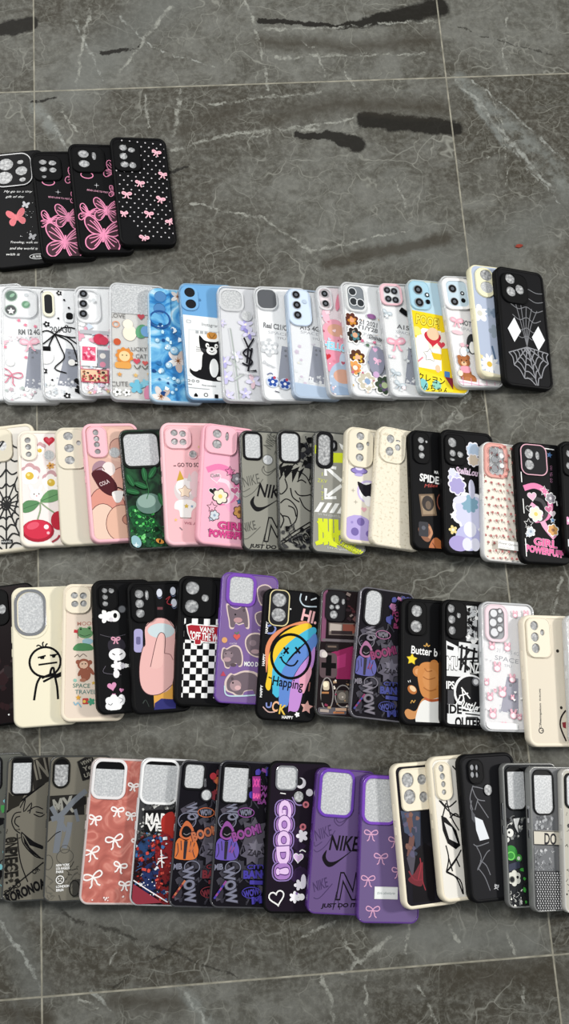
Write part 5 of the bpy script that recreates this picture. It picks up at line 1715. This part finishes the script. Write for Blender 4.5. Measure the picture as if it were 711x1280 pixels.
c = Case(ROW, (535, 946.5), (552.5, 1130), Zd, 'soft', '#ece2cb', '#e9e5dc', 'cream case with a bold black spider web and a white diamond', r=1.2)
for q in ([(486, 604), (560, 520)], [(486, 480), (500, 540), (486, 604)], [(452, 268), (520, 330), (580, 350)], [(486, 604), (560, 640), (578, 706)], [(500, 300), (490, 240)]):
    c.line(q, 7, INK)
for q in ([(460, 270), (500, 300), (550, 268)], [(490, 280), (478, 320), (470, 345)], [(500, 290), (520, 350), (560, 410)], [(510, 350), (540, 330), (560, 340)], [(530, 100), (560, 130)],
          [(485, 605), (530, 560), (570, 500)], [(485, 600), (540, 630), (575, 705)], [(500, 540), (520, 600)], [(540, 540), (560, 580)]):
    c.line(q, 7, INK)
c.poly([(462, 340), (490, 350), (545, 410), (566, 480), (540, 498), (495, 470), (470, 410)], INK)
c.poly([(478, 372), (520, 395), (552, 470), (505, 450)], '#d8d6d2')
c.bump(430, 80, 522, 268, 42, [(462, 114, 15, 18), (468, 153, 15, 17), (473, 190, 13, 15), (476, 228, 13, 13)])
c.done()

c = Case(ROW, (573, 943.5), (589, 1131), Ze, 'soft', '#0e0e10', '#1c1c1f', 'black case with grey spider web and one white diamond, nearest row', r=1.25)
g = '#6d6e74'
for q in ([(225, 220), (205, 290), (222, 350)], [(225, 225), (265, 230), (310, 240)], [(220, 235), (250, 290), (300, 300)], [(255, 290), (235, 350)], [(250, 300), (320, 390)], [(222, 530), (250, 540), (320, 520)],
          [(240, 540), (270, 600), (245, 660)], [(245, 665), (300, 580), (325, 560)], [(250, 655), (290, 700), (322, 770)], [(262, 615), (300, 640), (325, 690)], [(215, 300), (208, 340), (235, 385)]):
    c.line(q, 5, g)
c.poly([(210, 350), (235, 375), (232, 420), (214, 400)], '#44464c')
c.poly([(233, 386), (282, 404), (322, 500), (262, 512), (240, 455)], '#dfe3e8')
c.text(362, 752, 'XE', 24, '#d9d9dc', 26, -80, .05)
c.bump(190, 76, 292, 212, 42, [(218, 122, 16, 17), (248, 121, 12, 17), (220, 161, 16, 17), (249, 161, 12, 17)], floor=CHROME)
c.bump(290, 208, 346, 274, 27, [(319, 240, 26, 30)], h=.03, lip=False, name='sensor_rim')
c.done()

fr = mat('#8f908e', .32, .35)
c = Case(ROW, (627.5, 954), (636, 1136), Ze, 'thin', fr, mat('#1f2124', .2), 'dark glossy framed case with a green disc and white bone-like scribbles', buttons=CHROME, r=.85)
c.confetti(390, 390, 490, 520, 26, ['#d9d9d4', '#8b8d8a', '#101012', '#5c5e60'], 8, 16, 'pl', 3)
c.poly([(430, 395), (470, 390), (455, 430), (460, 470), (440, 440)], WHT); c.circ(408, 470, 22, '#e6e6e0'); c.circ(402, 468, 7, INK, 8)
c.circ(412, 575, 40, '#2f8a34'); c.ring(412, 590, 22, 20, 6, '#6fd05a'); c.circ(460, 600, 20, '#3f8f3a'); c.circ(460, 602, 10, '#d9e6d0')
c.poly([(395, 635), (465, 615), (468, 650), (400, 672)], '#33384c')
c.flower(432, 705, 42, '#dcdcd2', None, 6, 0, .8); c.circ(418, 712, 16, '#26282a'); c.circ(452, 700, 8, '#26282a'); c.ring(418, 712, 16, 16, 4, '#8a8c84')
c.confetti(395, 760, 480, 850, 34, ['#d9d9d4', '#8b8d8a', '#2c2e30', '#efefe8'], 6, 14, 'pl', 8); c.confetti(480, 600, 500, 840, 10, ['#3f9a3c', '#222'], 8, 16, 'p', 2)
c.window(384, 112, 510, 352, 40, 9, '#1a1b1c', .13, gap=22)
c.done()

c = Case(ROW, (661.5, 958), (668, 1141), Ze, 'thin', fr, mat('#77787a', .22), 'grey glossy framed case with a pale DO lettered band above a woven monogram pattern', buttons=CHROME, r=.85)
for k, y in enumerate((380, 550)):
    c.rect(515, y, 680, y + (75 if k == 0 else 120), '#6b6d70')
    c.confetti(520, y, 660, y + (70 if k == 0 else 115), 46, ['#a3a5a8', '#54565a', '#8b8d90', '#c2c3c4'], 5, 13, 'pl', 4 + k)
c.rect(515, 458, 700, 530, '#cfc9ba'); c.line([(515, 460), (700, 462)], 4, '#2c2c2c', sm=False); c.line([(515, 530), (700, 532)], 4, '#2c2c2c', sm=False)
c.text(640, 500, 'DO', 58, '#26262a', 80, 1, .04)
c.rect(515, 668, 700, 900, '#2e2f31')
for i in range(11):
    for j in range(18):
        c.rect(526 + i * 16 + (j % 2) * 6, 674 + j * 12, 534 + i * 16 + (j % 2) * 6, 681 + j * 12, '#b9babb', 40)
c.window(524, 128, 670, 376, 46, 9, '#1a1b1c', .13, gap=24)
c.done()

c = Case(ROW, (702, 961), (706.5, 1142), Ze, 'thin', mat('#d9d7d0', .15, .2), mat('#bdb9ac', .3), 'pale grey case with black marks at the right end, nearest row', r=.85)
c.confetti(700, 350, 740, 800, 14, [INK, '#3a3a3a'], 6, 14, 'pl', 5)
c.window(690, 148, 840, 340, 36, 12, '#1a1b1c', .13)
c.done()

# ================================================================ floor
SEAMX = (-.6, 0.0, .6, 1.2)
def marble(YLO, YHI):
    global N, LK, base, pw, LAST
    flo = bpy.data.materials.new('grey_marble_tile')
    flo.use_nodes = True
    nt = flo.node_tree
    N, LK = nt.nodes, nt.links
    bsdf = N['Principled BSDF']


    def math_(op, a, b=None, c_=None, clamp=False):
        n = N.new('ShaderNodeMath'); n.operation = op; n.use_clamp = clamp
        for i, v in enumerate((a, b, c_)):
            if v is None:
                continue
            if isinstance(v, (int, float)):
                n.inputs[i].default_value = v
            else:
                LK.new(v, n.inputs[i])
        return n.outputs[0]


    def noise(vec, scale, detail=4, rough=.55, dist=0.0, color=False):
        n = N.new('ShaderNodeTexNoise')
        n.inputs['Scale'].default_value = scale; n.inputs['Detail'].default_value = detail
        n.inputs['Roughness'].default_value = rough; n.inputs['Distortion'].default_value = dist
        LK.new(vec, n.inputs['Vector'])
        return n.outputs['Color' if color else 'Fac']


    def vmath(op, a, b):
        n = N.new('ShaderNodeVectorMath'); n.operation = op
        for i, v in enumerate((a, b)):
            if isinstance(v, (tuple, list, Vector)):
                n.inputs[i].default_value = v
            else:
                LK.new(v, n.inputs[i])
        return n.outputs['Vector']


    def mix(fac, a, b, mode='MIX'):
        n = N.new('ShaderNodeMix'); n.data_type = 'RGBA'; n.blend_type = mode
        for i, v in ((0, fac), (6, a), (7, b)):
            if isinstance(v, (int, float)):
                n.inputs[i].default_value = v
            elif isinstance(v, tuple):
                n.inputs[i].default_value = v
            else:
                LK.new(v, n.inputs[i])
        return n.outputs[2]


    def remap(v, lo, hi, a=0.0, b=1.0):
        n = N.new('ShaderNodeMapRange'); n.interpolation_type = 'SMOOTHSTEP'
        LK.new(v, n.inputs[0])
        for i, q in enumerate((lo, hi, a, b)):
            n.inputs[i + 1].default_value = q
        return n.outputs[0]


    pos = N.new('ShaderNodeTexCoord').outputs['Object']
    sep = N.new('ShaderNodeSeparateXYZ'); LK.new(pos, sep.inputs[0])
    ix = math_('FLOOR', math_('DIVIDE', sep.outputs[0], .6))
    iy = math_('FLOOR', math_('DIVIDE', sep.outputs[1], 1.2))
    cmb = N.new('ShaderNodeCombineXYZ'); LK.new(math_('MULTIPLY', ix, 3.7), cmb.inputs[0]); LK.new(math_('MULTIPLY', iy, 5.3), cmb.inputs[1])
    LK.new(math_('ADD', ix, iy), cmb.inputs[2])
    tile = vmath('ADD', pos, cmb.outputs[0])
    warp = vmath('SUBTRACT', noise(tile, 9, 3, .6, 0, True), (.5, .5, .5))
    wv = N.new('ShaderNodeVectorMath'); wv.operation = 'SCALE'; LK.new(warp, wv.inputs[0]); wv.inputs['Scale'].default_value = .10
    tw = vmath('ADD', tile, wv.outputs[0])
    wv2 = N.new('ShaderNodeVectorMath'); wv2.operation = 'SCALE'
    LK.new(vmath('SUBTRACT', noise(pos, 34, 6, .72, 0, True), (.5, .5, .5)), wv2.inputs[0]); wv2.inputs['Scale'].default_value = .024
    pw = vmath('ADD', pos, wv2.outputs[0])

    big = noise(tw, 3.2, 4, .6)
    fine = noise(tile, 120, 6, .75)
    mid = noise(tw, 22, 6, .7)
    stre = N.new('ShaderNodeMapping'); stre.inputs['Scale'].default_value = (5, 30, 5); LK.new(tw, stre.inputs[0])
    streak = noise(stre.outputs[0], 3, 5, .65)
    g1, g2 = lin('#555149', 1.0), lin('#868682', 1.0)
    base = mix(remap(big, .42, .60), g1, g2)
    base = mix(remap(mid, .36, .66, 0, .7), base, lin('#4d4a41', 1.0))
    base = mix(remap(streak, .48, .72, 0, .35), base, lin('#8d8e8b', 1.0))
    base = mix(remap(fine, .42, .66, 0, .42), base, lin('#a3a39d', 1.0))
    # thin crackle veins
    for sc, wd, stg, sd in ((6.5, .009, .7, 0), (14, .014, .62, 3), (31, .020, .5, 7)):
        vo = N.new('ShaderNodeTexVoronoi'); vo.feature = 'DISTANCE_TO_EDGE'; vo.inputs['Scale'].default_value = sc
        LK.new(vmath('ADD', tw, (sd, sd * .7, 0)), vo.inputs['Vector'])
        m_ = math_('MULTIPLY', remap(vo.outputs['Distance'], 0, wd, 1, 0), remap(noise(tile, 7 + sd, 4, .7), .43, .62, 0, stg))
        base = mix(m_, base, lin('#b3b3ac', 1.0))
    # veins and dark seams of the stone that the photo shows
    gp = bpy.data.node_groups.new('stone_vein', 'ShaderNodeTree')
    for nm, ty in (('P', 'NodeSocketVector'), ('prev', 'NodeSocketFloat'), ('A', 'NodeSocketVector'), ('D', 'NodeSocketVector'), ('inv', 'NodeSocketFloat'), ('w0', 'NodeSocketFloat'), ('w1', 'NodeSocketFloat'), ('gain', 'NodeSocketFloat')):
        gp.interface.new_socket(nm, in_out='INPUT', socket_type=ty)
    gp.interface.new_socket('mask', in_out='OUTPUT', socket_type='NodeSocketFloat')
    gi, go = gp.nodes.new('NodeGroupInput'), gp.nodes.new('NodeGroupOutput')


    def gn(t, op, *ins):
        n = gp.nodes.new(t); n.operation = op
        for i, v in enumerate(ins):
            if isinstance(v, (int, float)):
                n.inputs[i].default_value = v
            else:
                gp.links.new(v, n.inputs[i])
        return n


    tiny = gn('ShaderNodeMath', 'MULTIPLY', gi.outputs['prev'], 1e-7).outputs[0]
    pp = gn('ShaderNodeVectorMath', 'ADD', gi.outputs['P'], tiny).outputs['Vector']
    pa = gn('ShaderNodeVectorMath', 'SUBTRACT', pp, gi.outputs['A']).outputs['Vector']
    h_ = gn('ShaderNodeMath', 'MULTIPLY', gn('ShaderNodeVectorMath', 'DOT_PRODUCT', pa, gi.outputs['D']).outputs['Value'], gi.outputs['inv'])
    h_.use_clamp = True
    sc_ = gp.nodes.new('ShaderNodeVectorMath'); sc_.operation = 'SCALE'
    gp.links.new(gi.outputs['D'], sc_.inputs[0]); gp.links.new(h_.outputs[0], sc_.inputs['Scale'])
    dist_ = gn('ShaderNodeVectorMath', 'LENGTH', gn('ShaderNodeVectorMath', 'SUBTRACT', pa, sc_.outputs['Vector']).outputs['Vector']).outputs['Value']
    wdn = gn('ShaderNodeMath', 'ADD', gi.outputs['w0'], gn('ShaderNodeMath', 'MULTIPLY', h_.outputs[0], gn('ShaderNodeMath', 'SUBTRACT', gi.outputs['w1'], gi.outputs['w0']).outputs[0]).outputs[0]).outputs[0]
    q_ = gn('ShaderNodeMath', 'SUBTRACT', 1.0, gn('ShaderNodeMath', 'DIVIDE', dist_, wdn).outputs[0]); q_.use_clamp = True
    e_ = gn('ShaderNodeMath', 'MULTIPLY', q_.outputs[0], gi.outputs['gain']); e_.use_clamp = True
    mx_ = gn('ShaderNodeMath', 'MAXIMUM', e_.outputs[0], gi.outputs['prev'])
    gp.links.new(mx_.outputs[0], go.inputs[0])


    LAST = None


    def vein(out, pts, w0, w1, gain=2.0):
        """mask of a line of stone colour through the given photo points; widths in photo pixels"""
        n = len(pts) - 1
        for i in range(n):
            A, B = at(*pts[i]), at(*pts[i + 1])
            D = B - A
            nd = N.new('ShaderNodeGroup'); nd.node_tree = gp
            LK.new(pw, nd.inputs['P'])
            nd.inputs['A'].default_value = A; nd.inputs['D'].default_value = D
            nd.inputs['inv'].default_value = 1 / D.length_squared
            nd.inputs['w0'].default_value = (w0 + (w1 - w0) * i / n) * .001
            nd.inputs['w1'].default_value = (w0 + (w1 - w0) * (i + 1) / n) * .001
            nd.inputs['gain'].default_value = gain
            if out is not None:
                LK.new(out, nd.inputs['prev'])
            out = nd.outputs[0]
        return out


    def layer(cands, col, strength, brk=None, ws=1.0):
        global base, pw, LAST
        m_ = None
        if LAST is not None:      # evaluate the layers one after another
            pw = vmath('ADD', pw, math_('MULTIPLY', LAST, 1e-7))
        for v in cands:
            ys = [at(*q).y for q in v[0]]
            if max(ys) > YLO - .03 and min(ys) < YHI + .03:
                m_ = vein(m_, v[0], v[1] * ws, v[2] * ws, *v[3:])
        if m_ is None:
            return
        if brk:
            m_ = math_('MULTIPLY', m_, remap(noise(pos, brk, 5, .75), .38, .60, .05, 1))
        LAST = m_
        base = mix(math_('MULTIPLY', m_, strength), base, lin(col, 1.0))


    # pale clouds, broad pale streak
    layer([([(214, 0), (140, 60), (90, 110)], 60, 50, 1.2), ([(60, 1120), (180, 1150), (300, 1110)], 40, 40, 1.2), ([(0, 1130), (45, 1235)], 34, 24, 1.2), ([(480, 300), (580, 330), (700, 260)], 50, 50, 1.0),
           ([(500, 1160), (660, 1180)], 34, 30, 1.2)], '#868886', .55)
    layer([([(573, 97), (645, 165), (715, 236)], 16, 30, 1.1), ([(580, 112), (634, 185)], 6, 8, 1.6), ([(228, 1236), (262, 1280)], 9, 15, 1.6), ([(42, 132), (84, 186)], 12, 12, 1.4), ([(10, 1250), (32, 1280)], 6, 8, 1.6)],
          '#a5aaa9', .62, 38)
    layer([([(567, 97), (600, 132), (640, 180), (690, 238)], 5, 5, 2), ([(590, 97), (650, 150), (711, 205)], 3, 3, 2), ([(600, 128), (650, 200), (705, 260)], 3, 2, 2), ([(60, 145), (84, 186)], 3, 3, 2), ([(232, 1240), (258, 1280)], 4, 4, 2),
       ([(0, 1150), (30, 1195), (50, 1237)], 4, 3, 2), ([(113, 1240), (140, 1262)], 3, 3, 2), ([(90, 20), (110, 60), (130, 100)], 3, 3, 2), ([(150, 20), (190, 60), (270, 85)], 3, 2, 2)], '#c4c7c4', .78, 62, .8)
    # dark brown seams
    layer([([(434, 32), (480, 24), (547, 8)], 7, 20, 3), ([(323, 25), (375, 28), (434, 34)], 4, 5, 3), ([(458, 150), (500, 154), (568, 160)], 17, 15, 4), ([(372, 169), (420, 170), (446, 182)], 6, 14, 4),
           ([(0, 37), (37, 30)], 12, 15, 4), ([(127, 66), (172, 58)], 5, 3, 3), ([(323, 26), (400, 29)], 5, 3, 3), ([(40, 127), (70, 121)], 3, 2, 2), ([(210, 215), (235, 209)], 4, 3, 2)], '#211e19', .95)
    layer([([(408, 331), (480, 314), (559, 299)], 14, 12, 1.6), ([(10, 1265), (60, 1275)], 20, 14, 1.2), ([(140, 1250), (220, 1256)], 16, 20, 1.0), ([(560, 1220), (700, 1215)], 24, 28, .9), ([(340, 150), (420, 128), (550, 135)], 22, 26, 1.0),
           ([(330, 52), (440, 60), (540, 50)], 20, 22, 1.0), ([(230, 165), (300, 130)], 18, 18, .9)], '#4a443a', .75)
    # white veins
    layer([([(317, 171), (370, 160), (440, 148)], 4, 3), ([(256, 131), (330, 122), (400, 115)], 3.5, 4.5), ([(214, 186), (300, 166), (400, 160)], 5, 4), ([(113, 11), (103, 60), (96, 110)], 5, 4), ([(180, 116), (188, 160)], 3.5, 3),
           ([(225, 110), (222, 140), (217, 170)], 4, 5), ([(307, 0), (322, 45), (337, 113)], 4, 4), ([(330, 36), (430, 34), (540, 25)], 4, 3), ([(345, 72), (370, 72), (420, 69), (530, 68)], 5, 3),
           ([(380, 52), (400, 70), (405, 96)], 3, 4), ([(214, 8), (180, 50), (150, 90)], 6, 4), ([(207, 248), (329, 273), (387, 313)], 3, 3), ([(387, 313), (450, 302), (509, 288)], 3.5, 3), ([(375, 300), (392, 318)], 5, 5),
           ([(495, 223), (508, 258)], 2.5, 2.5), ([(595, 483), (575, 508), (550, 536)], 5, 4), ([(700, 721), (697, 745), (691, 765)], 4, 3), ([(488, 1171), (455, 1198), (427, 1214)], 5, 4), ([(427, 1171), (440, 1190), (455, 1209)], 4, 3),
           ([(402, 1219), (412, 1250), (417, 1280)], 4, 4), ([(457, 1210), (460, 1280)], 3, 3), ([(523, 1232), (536, 1256), (545, 1280)], 4, 3), ([(151, 1168), (137, 1206)], 3, 3), ([(634, 1170), (647, 1195)], 4, 3), ([(653, 1232), (658, 1262)], 4, 3),
           ([(76, 140), (96, 165)], 4, 3), ([(634, 20), (628, 60), (632, 90)], 2.5, 2.5), ([(430, 88), (446, 112)], 2.5, 3), ([(610, 105), (630, 160), (633, 230)], 2, 2), ([(90, 1240), (120, 1262)], 3, 3), ([(560, 1155), (580, 1186)], 4, 3),
           ([(515, 1150), (505, 1190)], 4, 3), ([(420, 1150), (380, 1170)], 3, 3), ([(604, 200), (640, 180)], 2, 2)], '#c2c3bd', .8, 62, .72)
    # fine dark cracks
    layer([([(76, 1138), (110, 1156), (162, 1171), (220, 1192), (294, 1221)], 3, 2.2), ([(238, 1166), (200, 1195), (142, 1232)], 2, 2), ([(560, 30), (600, 45), (690, 68)], 1.8, 1.8), ([(711, 1160), (695, 1168), (690, 1176)], 2, 2)], '#3a3833', .75)

    # grout
    fx = math_('ABSOLUTE', math_('SUBTRACT', math_('FRACT', math_('ADD', math_('DIVIDE', sep.outputs[0], .6), .5)), .5))
    fy = math_('ABSOLUTE', math_('SUBTRACT', math_('FRACT', math_('ADD', math_('DIVIDE', sep.outputs[1], 1.2), .5)), .5))
    dgr = math_('MINIMUM', math_('MULTIPLY', fx, .6), math_('MULTIPLY', fy, 1.2))
    gm = remap(dgr, .0007, .0014, 1, 0)
    grout = mix(remap(noise(pos, 40, 3), .35, .7), lin('#a39f92', 1.0), lin('#d6d1c2', 1.0))
    base = mix(math_('MULTIPLY', gm, .85), base, grout)
    hue = N.new('ShaderNodeMix'); hue.data_type = 'RGBA'; hue.blend_type = 'MULTIPLY'; hue.inputs[0].default_value = 1
    LK.new(base, hue.inputs[6]); hue.inputs[7].default_value = FLOOR_TINT
    LK.new(hue.outputs[2], bsdf.inputs['Base Color'])
    bsdf.inputs['Roughness'].default_value = .5
    bsdf.inputs['Specular IOR Level'].default_value = .15
    bp = N.new('ShaderNodeBump'); bp.inputs['Strength'].default_value = .25; bp.inputs['Distance'].default_value = .001
    LK.new(math_('SUBTRACT', math_('MULTIPLY', mid, .5), gm), bp.inputs['Height'])
    LK.new(bp.outputs['Normal'], bsdf.inputs['Normal'])
    return flo


fb = MB()
cuts = [-2.0, at(355, 1100).y, at(355, 345).y, at(355, 150).y, 3.3]
for ya, yb in zip(cuts, cuts[1:]):
    stone = marble(ya, yb)
    fb.face([(-230, ya * 100, 0), (290, ya * 100, 0), (290, yb * 100, 0), (-230, yb * 100, 0)], stone)
rim_ = [(-230, -200), (290, -200), (290, 330), (-230, 330)]
fb.strip([[(a, b, -3) for a, b in rim_], [(a, b, 0) for a, b in rim_]], stone, False)
fb.cap(rim_, [], -3, stone, False)
f_ = fb.build('floor')
f_['kind'] = 'structure'

# the red flake lying on the tiles
p = at(648, 308)
fl = MB()
q = [(-.55, -.1), (-.2, -.28), (.3, -.2), (.6, .05), (.25, .3), (-.3, .22)]
zz = [.05, .18, .06, .22, .08, .16]
fl.cap(q, [], .02, '#8c3a2c', False)
fl.strip([[(a, b, .02) for a, b in q], [(a * .96, b * .96, z + .06) for (a, b), z in zip(q, zz)]], '#8c3a2c', False)
for i in range(6):
    j = (i + 1) % 6
    fl.face([(q[i][0] * .96, q[i][1] * .96, zz[i] + .06), (q[j][0] * .96, q[j][1] * .96, zz[j] + .06), (0, 0, .2)], '#8c3a2c')
o = fl.build('paper_scrap')
o.location = (p.x, p.y, 0)
o['label'] = 'tiny red scrap lying alone on the grey tiles'
o['category'] = 'scrap'

# ================================================================ light
w = bpy.data.worlds.new('room_light')
scene.world = w
w.use_nodes = True
w.node_tree.nodes['Background'].inputs[0].default_value = (.93, .97, 1, 1)
w.node_tree.nodes['Background'].inputs[1].default_value = AMB


def area(name, loc, tgt, sx, sy, power, col):
    l = bpy.data.lights.new(name, 'AREA')
    l.shape = 'RECTANGLE'; l.size = sx; l.size_y = sy; l.energy = power; l.color = col
    o = bpy.data.objects.new(name, l)
    COL.objects.link(o)
    o.location = loc
    o.rotation_euler = (Vector(tgt) - Vector(loc)).to_track_quat('-Z', 'Y').to_euler()
    return o


area('side_lamp', KEY_LOC, (.3, .6, 0), KEY_S, KEY_S, KEY_P, (1, .97, .93))
area('ceiling_lamp', (-.7, 1.8, 2.6), (.25, .6, 0), 1.3, .9, TOP_P, (1, .99, .96))

vs = scene.view_settings
vs.view_transform = 'Standard'
vs.look = 'None'
vs.gamma = 1
vs.use_curve_mapping = False
vs.exposure = EXPO
